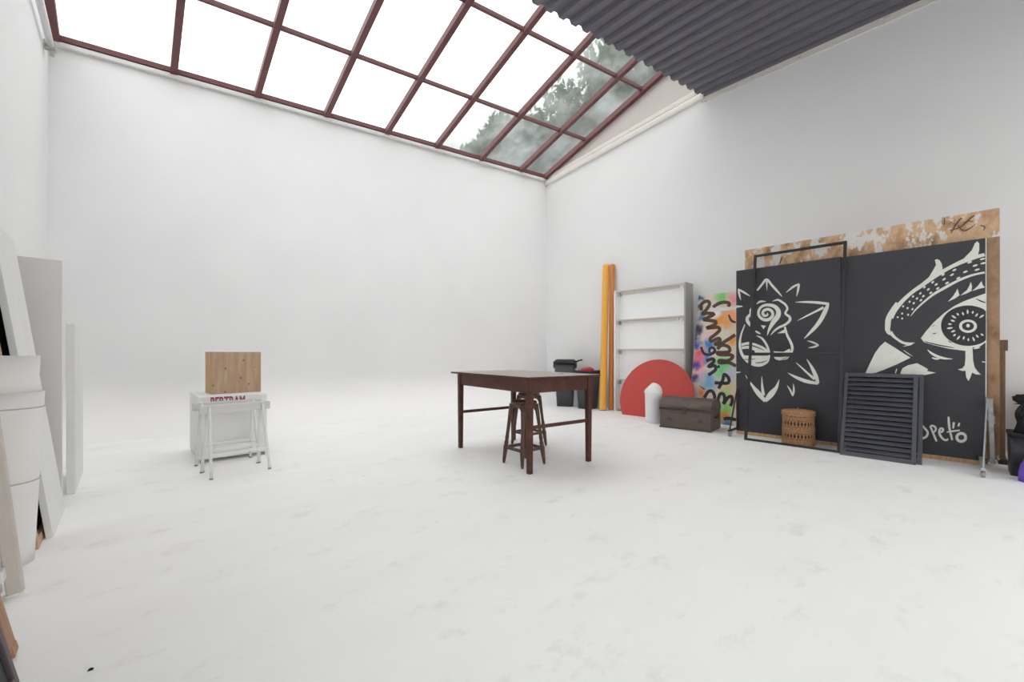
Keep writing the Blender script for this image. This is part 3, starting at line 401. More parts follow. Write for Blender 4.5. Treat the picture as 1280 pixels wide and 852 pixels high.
  (0, [[(1.682,1.492),(1.685,1.485),(1.683,1.476),(1.678,1.472),(1.672,1.474),(1.669,1.482),(1.671,1.49),(1.676,1.494)]]),
  (0, [[(1.682,1.546),(1.685,1.538),(1.683,1.53),(1.678,1.525),(1.672,1.528),(1.669,1.535),(1.671,1.544),(1.676,1.548)]]),
  (0, [[(1.73,1.53),(1.732,1.522),(1.73,1.513),(1.724,1.509),(1.718,1.511),(1.715,1.519),(1.718,1.528),(1.724,1.533)]]),
  (0, [[(1.69,1.623),(1.693,1.616),(1.691,1.607),(1.686,1.603),(1.68,1.605),(1.677,1.613),(1.679,1.621),(1.684,1.626)]]),
  (0, [[(1.726,1.602),(1.728,1.594),(1.726,1.585),(1.72,1.58),(1.714,1.583),(1.711,1.591),(1.714,1.599),(1.72,1.604)]]),
  (0, [[(1.765,1.588),(1.767,1.58),(1.764,1.571),(1.757,1.566),(1.751,1.568),(1.749,1.577),(1.753,1.586),(1.759,1.591)]]),
  (0, [[(1.742,1.67),(1.744,1.661),(1.741,1.652),(1.735,1.648),(1.729,1.65),(1.727,1.658),(1.73,1.667),(1.736,1.672)]]),
  (0, [[(1.775,1.651),(1.777,1.643),(1.774,1.633),(1.767,1.629),(1.761,1.631),(1.759,1.639),(1.763,1.649),(1.769,1.654)]]),
  (0, [[(1.769,1.723),(1.771,1.715),(1.768,1.706),(1.761,1.701),(1.755,1.704),(1.753,1.712),(1.757,1.721),(1.763,1.726)]]),
  (0, [[(1.8,1.699),(1.802,1.691),(1.798,1.681),(1.791,1.677),(1.785,1.679),(1.783,1.688),(1.787,1.697),(1.794,1.702)]]),
  (0, [[(1.831,1.678),(1.832,1.669),(1.828,1.66),(1.82,1.655),(1.814,1.657),(1.813,1.666),(1.817,1.676),(1.825,1.681)]]),
  (0, [[(1.827,1.751),(1.828,1.743),(1.824,1.733),(1.817,1.728),(1.81,1.731),(1.809,1.74),(1.814,1.749),(1.821,1.754)]]),
  (0, [[(1.85,1.72),(1.851,1.711),(1.846,1.701),(1.838,1.696),(1.832,1.699),(1.831,1.708),(1.836,1.718),(1.844,1.723)]]),
  (0, [[(1.857,1.813),(1.858,1.804),(1.853,1.794),(1.846,1.789),(1.84,1.792),(1.839,1.801),(1.844,1.811),(1.851,1.816)]]),
  (0, [[(1.888,1.787),(1.888,1.778),(1.883,1.768),(1.874,1.763),(1.868,1.766),(1.868,1.775),(1.873,1.785),(1.881,1.79)]]),
  (0, [[(1.906,1.748),(1.907,1.739),(1.901,1.73),(1.892,1.725),(1.886,1.728),(1.886,1.737),(1.892,1.747),(1.9,1.751)]]),
  (0, [[(1.921,1.858),(1.921,1.849),(1.915,1.839),(1.906,1.834),(1.9,1.838),(1.9,1.847),(1.906,1.856),(1.915,1.861)]]),
  (0, [[(1.947,1.831),(1.947,1.822),(1.94,1.812),(1.931,1.808),(1.925,1.811),(1.925,1.82),(1.932,1.83),(1.941,1.834)]]),
  (0, [[(1.958,1.789),(1.958,1.78),(1.951,1.77),(1.942,1.765),(1.935,1.769),(1.936,1.778),(1.943,1.788),(1.952,1.792)]]),
  (0, [[(2.005,1.878),(2.004,1.868),(1.997,1.859),(1.987,1.855),(1.98,1.858),(1.981,1.867),(1.989,1.877),(1.999,1.881)]]),
  (0, [[(2.027,1.836),(2.026,1.827),(2.018,1.818),(2.007,1.813),(2.001,1.817),(2.002,1.826),(2.01,1.836),(2.021,1.84)]]),
  (0, [[(1.998,1.926),(1.997,1.917),(1.99,1.908),(1.98,1.903),(1.974,1.907),(1.974,1.916),(1.982,1.926),(1.992,1.93)]]),
  (0, [[(2.063,1.915),(2.061,1.906),(2.052,1.897),(2.041,1.893),(2.035,1.897),(2.037,1.906),(2.046,1.915),(2.056,1.919)]]),
  (0, [[(2.08,1.961),(2.078,1.952),(2.069,1.943),(2.058,1.94),(2.052,1.944),(2.054,1.953),(2.063,1.962),(2.074,1.965)]]),
  (0, [[(2.157,1.93),(2.154,1.921),(2.143,1.913),(2.131,1.911),(2.125,1.916),(2.127,1.924),(2.138,1.932),(2.15,1.935)]]),
  (0, [[(2.108,1.875),(2.106,1.866),(2.096,1.857),(2.085,1.854),(2.078,1.858),(2.081,1.867),(2.09,1.876),(2.102,1.879)]]),
  (0, [[(2.224,1.981),(2.221,1.973),(2.209,1.966),(2.196,1.965),(2.189,1.971),(2.193,1.979),(2.205,1.986),(2.218,1.986)]]),
  (0, [[(2.238,1.938),(2.234,1.93),(2.222,1.923),(2.208,1.922),(2.202,1.928),(2.206,1.936),(2.218,1.942),(2.231,1.943)]]),
  (0, [[(2.187,2.02),(2.184,2.012),(2.173,2.004),(2.16,2.003),(2.154,2.008),(2.157,2.016),(2.168,2.024),(2.181,2.025)]]),
  (0, [[(2.274,2.036),(2.27,2.028),(2.257,2.023),(2.243,2.023),(2.237,2.029),(2.241,2.037),(2.254,2.042),(2.268,2.042)]]),
  (0, [[(2.278,1.994),(2.274,1.986),(2.261,1.98),(2.247,1.981),(2.24,1.986),(2.245,1.994),(2.258,2),(2.272,1.999)]]),
  (0, [[(1.627,1.667),(1.619,1.653),(1.607,1.633),(1.594,1.611),(1.583,1.589),(1.573,1.569),(1.563,1.548),(1.554,1.527),(1.547,1.504),(1.542,1.481),(1.54,1.459),(1.538,1.438),(1.538,1.42),(1.537,1.404),(1.537,1.387),(1.538,1.37),(1.542,1.352),(1.549,1.335),(1.558,1.322),(1.566,1.313),(1.571,1.307)], [(1.653,1.639),(1.646,1.625),(1.636,1.604),(1.625,1.581),(1.616,1.559),(1.608,1.539),(1.601,1.519),(1.595,1.5),(1.591,1.483),(1.588,1.466),(1.586,1.449),(1.585,1.431),(1.584,1.413),(1.582,1.397),(1.581,1.384),(1.58,1.373),(1.58,1.366),(1.581,1.357),(1.584,1.346),(1.587,1.334),(1.59,1.326)]]),
  (0, [[(1.568,1.325),(1.575,1.315),(1.586,1.3),(1.599,1.284),(1.613,1.268),(1.627,1.254),(1.642,1.239),(1.657,1.225),(1.672,1.214),(1.685,1.207),(1.698,1.201),(1.71,1.198),(1.723,1.197),(1.737,1.199),(1.752,1.205),(1.765,1.211),(1.774,1.214)], [(1.593,1.352),(1.599,1.34),(1.607,1.323),(1.616,1.305),(1.627,1.289),(1.639,1.275),(1.653,1.26),(1.667,1.248),(1.68,1.238),(1.691,1.231),(1.702,1.227),(1.712,1.225),(1.723,1.223),(1.736,1.221),(1.75,1.221),(1.764,1.221),(1.773,1.221)]]),
  (0, [[(1.68,1.177),(1.723,1.201),(1.773,1.219),(1.746,1.192)]]),
  (0, [[(1.822,1.265),(1.861,1.338),(1.92,1.43),(1.992,1.518),(2.063,1.585),(2.132,1.629),(2.213,1.666),(2.277,1.694),(2.277,1.528),(2.277,1.214),(2.232,1.165),(2.189,1.164),(2.189,1.126),(2.132,1.131),(2.028,1.152),(1.92,1.19),(1.846,1.223)]]),
  (0, [[(1.87,1.141),(1.875,1.133),(1.881,1.122),(1.888,1.109),(1.898,1.096),(1.908,1.085),(1.92,1.075),(1.933,1.066),(1.947,1.058),(1.961,1.051),(1.976,1.046),(1.992,1.043),(2.01,1.042),(2.027,1.043),(2.042,1.044),(2.052,1.045)], [(1.873,1.145),(1.879,1.14),(1.887,1.132),(1.897,1.123),(1.907,1.114),(1.917,1.107),(1.928,1.099),(1.94,1.091),(1.953,1.083),(1.967,1.076),(1.98,1.07),(1.995,1.064),(2.011,1.059),(2.028,1.055),(2.042,1.052),(2.053,1.049)]]),
  (0, [[(1.904,1.055),(1.908,1.052),(1.913,1.048),(1.92,1.044),(1.927,1.04),(1.934,1.038),(1.941,1.038),(1.948,1.04),(1.954,1.042),(1.96,1.045),(1.964,1.046)], [(1.906,1.063),(1.91,1.062),(1.916,1.061),(1.923,1.06),(1.93,1.059),(1.935,1.058),(1.941,1.057),(1.947,1.056),(1.954,1.054),(1.959,1.053),(1.963,1.052)]]),
  (0, [[(2.252,1.018),(2.255,1.017),(2.26,1.016),(2.266,1.015),(2.271,1.014),(2.275,1.013)], [(2.252,1.026),(2.256,1.026),(2.261,1.025),(2.267,1.024),(2.272,1.023),(2.276,1.022)]]),
  (0, [[(2.194,1.148),(2.197,1.148),(2.2,1.147),(2.204,1.147),(2.209,1.147),(2.213,1.148),(2.218,1.149),(2.224,1.151),(2.23,1.154),(2.235,1.156),(2.239,1.157)], [(2.194,1.154),(2.196,1.155),(2.199,1.157),(2.203,1.16),(2.207,1.162),(2.212,1.163),(2.217,1.164),(2.223,1.164),(2.229,1.164),(2.235,1.163),(2.239,1.163)]]),
  (0, [[(1.628,0.886),(1.629,0.894),(1.631,0.905),(1.634,0.917),(1.636,0.928),(1.638,0.936)], [(1.62,0.889),(1.621,0.896),(1.624,0.908),(1.626,0.92),(1.629,0.931),(1.63,0.938)]]),
  (0, [[(1.687,1.137),(1.691,1.132),(1.698,1.125),(1.706,1.116),(1.714,1.108),(1.721,1.101),(1.729,1.094),(1.737,1.088),(1.746,1.082),(1.753,1.077),(1.757,1.073)], [(1.689,1.141),(1.694,1.136),(1.701,1.13),(1.709,1.123),(1.717,1.115),(1.725,1.108),(1.732,1.101),(1.74,1.093),(1.748,1.086),(1.754,1.08),(1.759,1.076)]]),
  (0, [[(2.142,1.156),(2.189,1.156),(2.193,1.036),(2.203,0.967),(2.222,0.928),(2.245,0.894),(2.213,0.896),(2.186,0.912),(2.176,0.866),(2.162,0.828),(2.147,0.865),(2.142,0.93),(2.122,0.927),(2.089,0.942),(2.122,0.955),(2.137,0.985),(2.142,1.056)]]),
  (0, [[(1.538,1.234),(1.612,1.172),(1.692,1.101),(1.743,1.058),(1.636,0.986),(1.529,0.923),(1.462,0.888),(1.367,0.867),(1.411,0.993),(1.453,1.107),(1.496,1.185)]]),
  (0, [[(1.66,0.883),(1.68,0.944),(1.723,0.977),(1.793,1),(1.838,0.969),(1.876,0.938),(1.868,0.919),(1.935,0.903),(1.883,0.886),(1.838,0.872),(1.754,0.868)]]),
 ],
 'eye_iris': [
  (1, [[(2.277,1.375),(2.277,1.345),(2.277,1.314),(2.277,1.286),(2.277,1.259),(2.277,1.235),(2.264,1.216),(2.241,1.2),(2.215,1.188),(2.187,1.181),(2.159,1.179),(2.13,1.182),(2.102,1.19),(2.075,1.203),(2.05,1.22),(2.027,1.242),(2.008,1.267),(1.992,1.295),(1.98,1.326),(1.973,1.358),(1.971,1.391),(1.973,1.423),(1.98,1.455),(1.992,1.484),(2.008,1.511),(2.027,1.534),(2.05,1.554),(2.075,1.568),(2.102,1.578),(2.13,1.584),(2.159,1.584),(2.187,1.579),(2.215,1.569),(2.241,1.555),(2.264,1.537),(2.277,1.516),(2.277,1.492),(2.277,1.465),(2.277,1.437),(2.277,1.406)]]),
  (1, [[(2.212,1.645),(2.216,1.64),(2.222,1.633),(2.229,1.626),(2.237,1.618),(2.244,1.612),(2.251,1.608),(2.258,1.604),(2.266,1.601),(2.272,1.599),(2.276,1.597)], [(2.213,1.648),(2.218,1.645),(2.225,1.64),(2.232,1.635),(2.24,1.63),(2.247,1.625),(2.254,1.62),(2.261,1.616),(2.267,1.611),(2.273,1.607),(2.277,1.605)]]),
  (1, [[(1.849,1.228),(1.86,1.223),(1.876,1.215),(1.894,1.207),(1.914,1.198),(1.934,1.191),(1.954,1.184),(1.976,1.178),(1.999,1.172),(2.019,1.167),(2.034,1.163),(2.045,1.161),(2.052,1.16),(2.057,1.16),(2.06,1.16),(2.063,1.16)], [(1.85,1.234),(1.862,1.23),(1.878,1.224),(1.896,1.217),(1.916,1.21),(1.936,1.203),(1.956,1.196),(1.978,1.189),(2,1.183),(2.02,1.177),(2.035,1.172),(2.046,1.169),(2.053,1.166),(2.057,1.165),(2.06,1.164),(2.063,1.163)]]),
  (1, [[(1.906,1.304),(1.908,1.304),(1.912,1.305),(1.916,1.306),(1.921,1.307),(1.924,1.308),(1.927,1.309),(1.931,1.31),(1.934,1.311),(1.936,1.312),(1.938,1.313)], [(1.905,1.307),(1.907,1.308),(1.911,1.311),(1.915,1.313),(1.919,1.316),(1.923,1.317),(1.927,1.318),(1.93,1.318),(1.933,1.317),(1.936,1.316),(1.938,1.316)]]),
  (1, [[(2.02,1.233),(2.022,1.231),(2.024,1.227),(2.027,1.223),(2.03,1.22),(2.033,1.217),(2.037,1.215),(2.04,1.213),(2.044,1.213),(2.047,1.212),(2.049,1.212)], [(2.021,1.236),(2.024,1.234),(2.027,1.232),(2.03,1.229),(2.033,1.227),(2.036,1.225),(2.039,1.223),(2.042,1.22),(2.045,1.218),(2.047,1.216),(2.049,1.215)]]),
  (1, [[(1.906,1.382),(1.907,1.383),(1.91,1.385),(1.912,1.387),(1.915,1.389),(1.917,1.391),(1.92,1.393),(1.922,1.396),(1.924,1.398),(1.926,1.401),(1.928,1.402)], [(1.905,1.385),(1.906,1.386),(1.908,1.389),(1.91,1.391),(1.913,1.394),(1.915,1.396),(1.918,1.398),(1.92,1.4),(1.923,1.402),(1.925,1.403),(1.927,1.404)]]),
 ],
 'eye_ring': [
  (2, [[(2.219,1.373),(2.218,1.361),(2.215,1.349),(2.209,1.338),(2.202,1.328),(2.193,1.32),(2.182,1.314),(2.171,1.311),(2.159,1.31),(2.147,1.312),(2.136,1.316),(2.125,1.323),(2.116,1.331),(2.108,1.342),(2.102,1.354),(2.099,1.366),(2.098,1.379),(2.099,1.392),(2.102,1.405),(2.108,1.416),(2.116,1.426),(2.125,1.433),(2.136,1.439),(2.147,1.442),(2.159,1.442),(2.171,1.44),(2.182,1.436),(2.193,1.429),(2.202,1.421),(2.209,1.41),(2.215,1.399),(2.218,1.386)]]),
  (2, [[(2.242,1.295),(2.244,1.291),(2.246,1.285),(2.249,1.28),(2.253,1.278),(2.258,1.278),(2.261,1.277)], [(2.244,1.299),(2.247,1.299),(2.252,1.298),(2.256,1.296),(2.259,1.291),(2.261,1.286),(2.263,1.281)]]),
  (2, [[(2.211,1.287),(2.212,1.282),(2.214,1.274),(2.216,1.268),(2.22,1.263),(2.225,1.26),(2.228,1.258)], [(2.214,1.29),(2.217,1.288),(2.222,1.284),(2.225,1.28),(2.228,1.274),(2.229,1.266),(2.23,1.261)]]),
  (2, [[(2.189,1.267),(2.189,1.26),(2.189,1.251),(2.191,1.242),(2.194,1.235),(2.198,1.228),(2.201,1.223)], [(2.192,1.269),(2.195,1.264),(2.199,1.257),(2.202,1.249),(2.204,1.241),(2.204,1.231),(2.204,1.225)]]),
  (2, [[(2.16,1.255),(2.158,1.251),(2.156,1.246),(2.155,1.241),(2.157,1.236),(2.159,1.23),(2.16,1.227)], [(2.163,1.255),(2.165,1.251),(2.167,1.246),(2.168,1.241),(2.167,1.236),(2.165,1.231),(2.164,1.227)]]),
  (2, [[(2.132,1.277),(2.13,1.274),(2.126,1.268),(2.124,1.263),(2.123,1.256),(2.124,1.249),(2.124,1.243)], [(2.136,1.275),(2.136,1.27),(2.137,1.263),(2.136,1.256),(2.134,1.25),(2.13,1.245),(2.127,1.242)]]),
  (2, [[(2.103,1.284),(2.099,1.28),(2.093,1.275),(2.089,1.269),(2.085,1.26),(2.083,1.251),(2.081,1.245)], [(2.106,1.281),(2.104,1.274),(2.102,1.265),(2.099,1.256),(2.094,1.25),(2.088,1.245),(2.084,1.241)]]),
  (2, [[(2.075,1.301),(2.071,1.301),(2.067,1.3),(2.062,1.298),(2.06,1.293),(2.057,1.287),(2.056,1.283)], [(2.077,1.297),(2.075,1.292),(2.073,1.286),(2.07,1.282),(2.066,1.28),(2.061,1.279),(2.058,1.278)]]),
  (2, [[(2.071,1.339),(2.066,1.339),(2.06,1.34),(2.055,1.339),(2.05,1.334),(2.045,1.329),(2.042,1.325)], [(2.072,1.334),(2.069,1.33),(2.064,1.324),(2.059,1.32),(2.053,1.319),(2.047,1.319),(2.043,1.32)]]),
  (2, [[(2.055,1.368),(2.049,1.37),(2.041,1.372),(2.033,1.373),(2.026,1.37),(2.018,1.366),(2.013,1.363)], [(2.055,1.363),(2.05,1.36),(2.043,1.356),(2.035,1.353),(2.027,1.354),(2.019,1.356),(2.013,1.357)]]),
  (2, [[(2.047,1.404),(2.044,1.407),(2.039,1.411),(2.035,1.413),(2.03,1.413),(2.025,1.41),(2.021,1.409)], [(2.047,1.399),(2.043,1.397),(2.038,1.395),(2.033,1.394),(2.029,1.396),(2.024,1.4),(2.021,1.403)]]),
  (2, [[(2.07,1.431),(2.067,1.435),(2.062,1.441),(2.057,1.445),(2.051,1.447),(2.045,1.447),(2.04,1.447)], [(2.069,1.426),(2.065,1.426),(2.058,1.426),(2.053,1.427),(2.047,1.432),(2.043,1.437),(2.039,1.442)]]),
  (2, [[(2.079,1.462),(2.076,1.468),(2.071,1.477),(2.065,1.484),(2.059,1.489),(2.052,1.492),(2.047,1.494)], [(2.077,1.458),(2.072,1.46),(2.065,1.463),(2.058,1.468),(2.053,1.475),(2.048,1.484),(2.045,1.49)]]),
  (2, [[(2.098,1.49),(2.097,1.495),(2.096,1.501),(2.094,1.507),(2.091,1.51),(2.086,1.513),(2.083,1.515)], [(2.095,1.487),(2.092,1.489),(2.088,1.491),(2.084,1.495),(2.082,1.5),(2.081,1.507),(2.081,1.511)]]),
  (2, [[(2.131,1.487),(2.132,1.492),(2.132,1.499),(2.131,1.506),(2.128,1.512),(2.125,1.517),(2.122,1.521)], [(2.128,1.485),(2.125,1.489),(2.122,1.494),(2.119,1.5),(2.118,1.507),(2.118,1.514),(2.119,1.519)]]),
  (2, [[(2.158,1.497),(2.16,1.503),(2.162,1.512),(2.163,1.521),(2.161,1.529),(2.159,1.538),(2.157,1.544)], [(2.155,1.498),(2.153,1.504),(2.151,1.512),(2.15,1.521),(2.151,1.529),(2.153,1.538),(2.154,1.544)]]),
  (2, [[(2.189,1.499),(2.192,1.501),(2.195,1.505),(2.197,1.509),(2.197,1.515),(2.196,1.521),(2.196,1.525)], [(2.186,1.5),(2.185,1.505),(2.185,1.511),(2.185,1.516),(2.187,1.521),(2.19,1.524),(2.192,1.527)]]),
  (2, [[(2.21,1.468),(2.213,1.47),(2.218,1.474),(2.221,1.478),(2.224,1.484),(2.225,1.491),(2.226,1.497)], [(2.207,1.471),(2.208,1.477),(2.21,1.484),(2.212,1.49),(2.215,1.495),(2.22,1.498),(2.223,1.5)]]),
  (2, [[(2.236,1.452),(2.24,1.454),(2.247,1.457),(2.253,1.461),(2.258,1.467),(2.262,1.475),(2.265,1.481)], [(2.234,1.456),(2.237,1.462),(2.241,1.47),(2.246,1.477),(2.252,1.481),(2.258,1.483),(2.263,1.485)]]),
 ],
 'eye_pupil': [
  (3, [[(2.199,1.374),(2.198,1.365),(2.195,1.356),(2.191,1.348),(2.184,1.342),(2.177,1.337),(2.168,1.334),(2.159,1.333),(2.15,1.335),(2.141,1.338),(2.134,1.344),(2.127,1.351),(2.122,1.359),(2.119,1.369),(2.118,1.378),(2.119,1.388),(2.122,1.397),(2.127,1.405),(2.134,1.411),(2.141,1.416),(2.15,1.419),(2.159,1.419),(2.168,1.418),(2.177,1.414),(2.184,1.409),(2.191,1.402),(2.195,1.393),(2.198,1.384)]]),
 ],
 'eye_glint': [
  (4, [[(2.171,1.381),(2.17,1.373),(2.167,1.367),(2.162,1.364),(2.156,1.364),(2.151,1.368),(2.148,1.374),(2.147,1.382),(2.148,1.39),(2.151,1.396),(2.156,1.399),(2.162,1.399),(2.167,1.395),(2.17,1.389)]]),
 ],
 'signature': [
  (0, [[(1.823,0.359),(1.828,0.347),(1.834,0.33),(1.842,0.312),(1.851,0.298),(1.86,0.285),(1.865,0.274),(1.865,0.263),(1.862,0.25),(1.858,0.239),(1.853,0.231),(1.845,0.224),(1.839,0.219),(1.834,0.216),(1.828,0.216),(1.824,0.215)], [(1.828,0.364),(1.834,0.354),(1.844,0.34),(1.853,0.327),(1.863,0.314),(1.873,0.3),(1.881,0.283),(1.882,0.263),(1.878,0.243),(1.872,0.227),(1.863,0.214),(1.852,0.204),(1.842,0.198),(1.833,0.198),(1.826,0.201),(1.821,0.204)]]),
  (0, [[(1.885,0.34),(1.89,0.324),(1.897,0.301),(1.903,0.279),(1.909,0.259),(1.915,0.239),(1.92,0.222),(1.925,0.206),(1.931,0.193),(1.935,0.185)], [(1.898,0.35),(1.903,0.334),(1.91,0.311),(1.917,0.289),(1.923,0.269),(1.929,0.25),(1.935,0.233),(1.939,0.218),(1.943,0.204),(1.946,0.194)]]),
  (0, [[(1.894,0.335),(1.901,0.337),(1.909,0.339),(1.915,0.338),(1.919,0.334),(1.924,0.328),(1.927,0.322),(1.927,0.317),(1.925,0.308),(1.923,0.301),(1.92,0.297),(1.915,0.292),(1.911,0.289)], [(1.893,0.354),(1.899,0.356),(1.909,0.359),(1.919,0.358),(1.928,0.352),(1.936,0.342),(1.94,0.33),(1.941,0.315),(1.938,0.302),(1.933,0.291),(1.927,0.282),(1.92,0.278),(1.916,0.275)]]),
  (0, [[(1.971,0.28),(1.976,0.283),(1.983,0.289),(1.989,0.298),(1.993,0.311),(1.993,0.323),(1.989,0.335),(1.98,0.34),(1.97,0.34),(1.96,0.332),(1.954,0.318),(1.951,0.301),(1.95,0.284),(1.952,0.268),(1.956,0.254),(1.962,0.24),(1.969,0.228),(1.979,0.216),(1.988,0.208),(1.997,0.203),(2.006,0.202),(2.014,0.205),(2.021,0.214),(2.024,0.223),(2.025,0.229)], [(1.965,0.299),(1.97,0.302),(1.975,0.306),(1.977,0.309),(1.978,0.312),(1.978,0.318),(1.978,0.318),(1.976,0.319),(1.972,0.319),(1.97,0.318),(1.968,0.312),(1.967,0.299),(1.967,0.287),(1.968,0.277),(1.971,0.266),(1.975,0.256),(1.981,0.245),(1.989,0.234),(1.996,0.227),(2.001,0.224),(2.006,0.224),(2.01,0.225),(2.012,0.226),(2.015,0.23),(2.018,0.235)]]),
  (0, [[(2.018,0.455),(2.018,0.44),(2.018,0.418),(2.018,0.394),(2.02,0.37),(2.022,0.345),(2.026,0.317),(2.032,0.281),(2.039,0.244),(2.045,0.217)], [(2.032,0.457),(2.033,0.442),(2.034,0.421),(2.035,0.398),(2.037,0.375),(2.038,0.35),(2.041,0.323),(2.046,0.288),(2.053,0.251),(2.057,0.224)]]),
  (0, [[(2.013,0.291),(2.018,0.292),(2.026,0.294),(2.036,0.297),(2.048,0.301),(2.062,0.305),(2.075,0.31),(2.087,0.314),(2.097,0.318),(2.104,0.321)], [(2.011,0.3),(2.016,0.304),(2.024,0.309),(2.034,0.314),(2.047,0.319),(2.061,0.323),(2.074,0.327),(2.085,0.33),(2.096,0.333),(2.103,0.334)]]),
  (0, [[(2.054,0.405),(2.053,0.385),(2.051,0.359),(2.05,0.34)], [(2.07,0.403),(2.068,0.384),(2.065,0.358),(2.063,0.339)]]),
  (0, [[(2.095,0.404),(2.093,0.394),(2.089,0.379),(2.086,0.368)], [(2.106,0.401),(2.104,0.39),(2.101,0.375),(2.099,0.364)]]),
  (0, [[(2.134,0.263),(2.134,0.259),(2.133,0.254),(2.133,0.25),(2.132,0.248),(2.13,0.244),(2.129,0.242),(2.127,0.239),(2.124,0.237),(2.122,0.235),(2.119,0.233),(2.116,0.232),(2.113,0.231),(2.111,0.231),(2.108,0.231),(2.105,0.232),(2.103,0.233),(2.1,0.235),(2.098,0.237),(2.096,0.239),(2.095,0.242),(2.094,0.245),(2.093,0.248),(2.093,0.251),(2.092,0.254),(2.093,0.257),(2.093,0.261),(2.094,0.264),(2.095,0.267),(2.096,0.27),(2.098,0.273),(2.1,0.275),(2.103,0.278),(2.105,0.28),(2.108,0.281),(2.111,0.283),(2.113,0.283),(2.116,0.283),(2.119,0.283),(2.122,0.282),(2.124,0.281),(2.127,0.279),(2.129,0.277),(2.13,0.275),(2.132,0.272),(2.133,0.27),(2.133,0.267),(2.134,0.262),(2.134,0.258)], [(2.153,0.261),(2.153,0.257),(2.152,0.25),(2.15,0.242),(2.148,0.235),(2.145,0.228),(2.141,0.222),(2.137,0.217),(2.133,0.213),(2.128,0.209),(2.124,0.206),(2.118,0.204),(2.113,0.203),(2.108,0.202),(2.103,0.203),(2.098,0.204),(2.094,0.207),(2.089,0.21),(2.085,0.214),(2.082,0.219),(2.079,0.224),(2.076,0.23),(2.074,0.237),(2.073,0.244),(2.073,0.251),(2.073,0.259),(2.074,0.266),(2.076,0.273),(2.079,0.28),(2.082,0.286),(2.085,0.292),(2.089,0.297),(2.094,0.302),(2.098,0.306),(2.103,0.308),(2.108,0.311),(2.113,0.312),(2.118,0.312),(2.124,0.311),(2.128,0.31),(2.133,0.307),(2.137,0.304),(2.141,0.3),(2.145,0.295),(2.148,0.29),(2.15,0.283),(2.152,0.276),(2.153,0.269),(2.153,0.265)]]),
 ],
 'brown': [
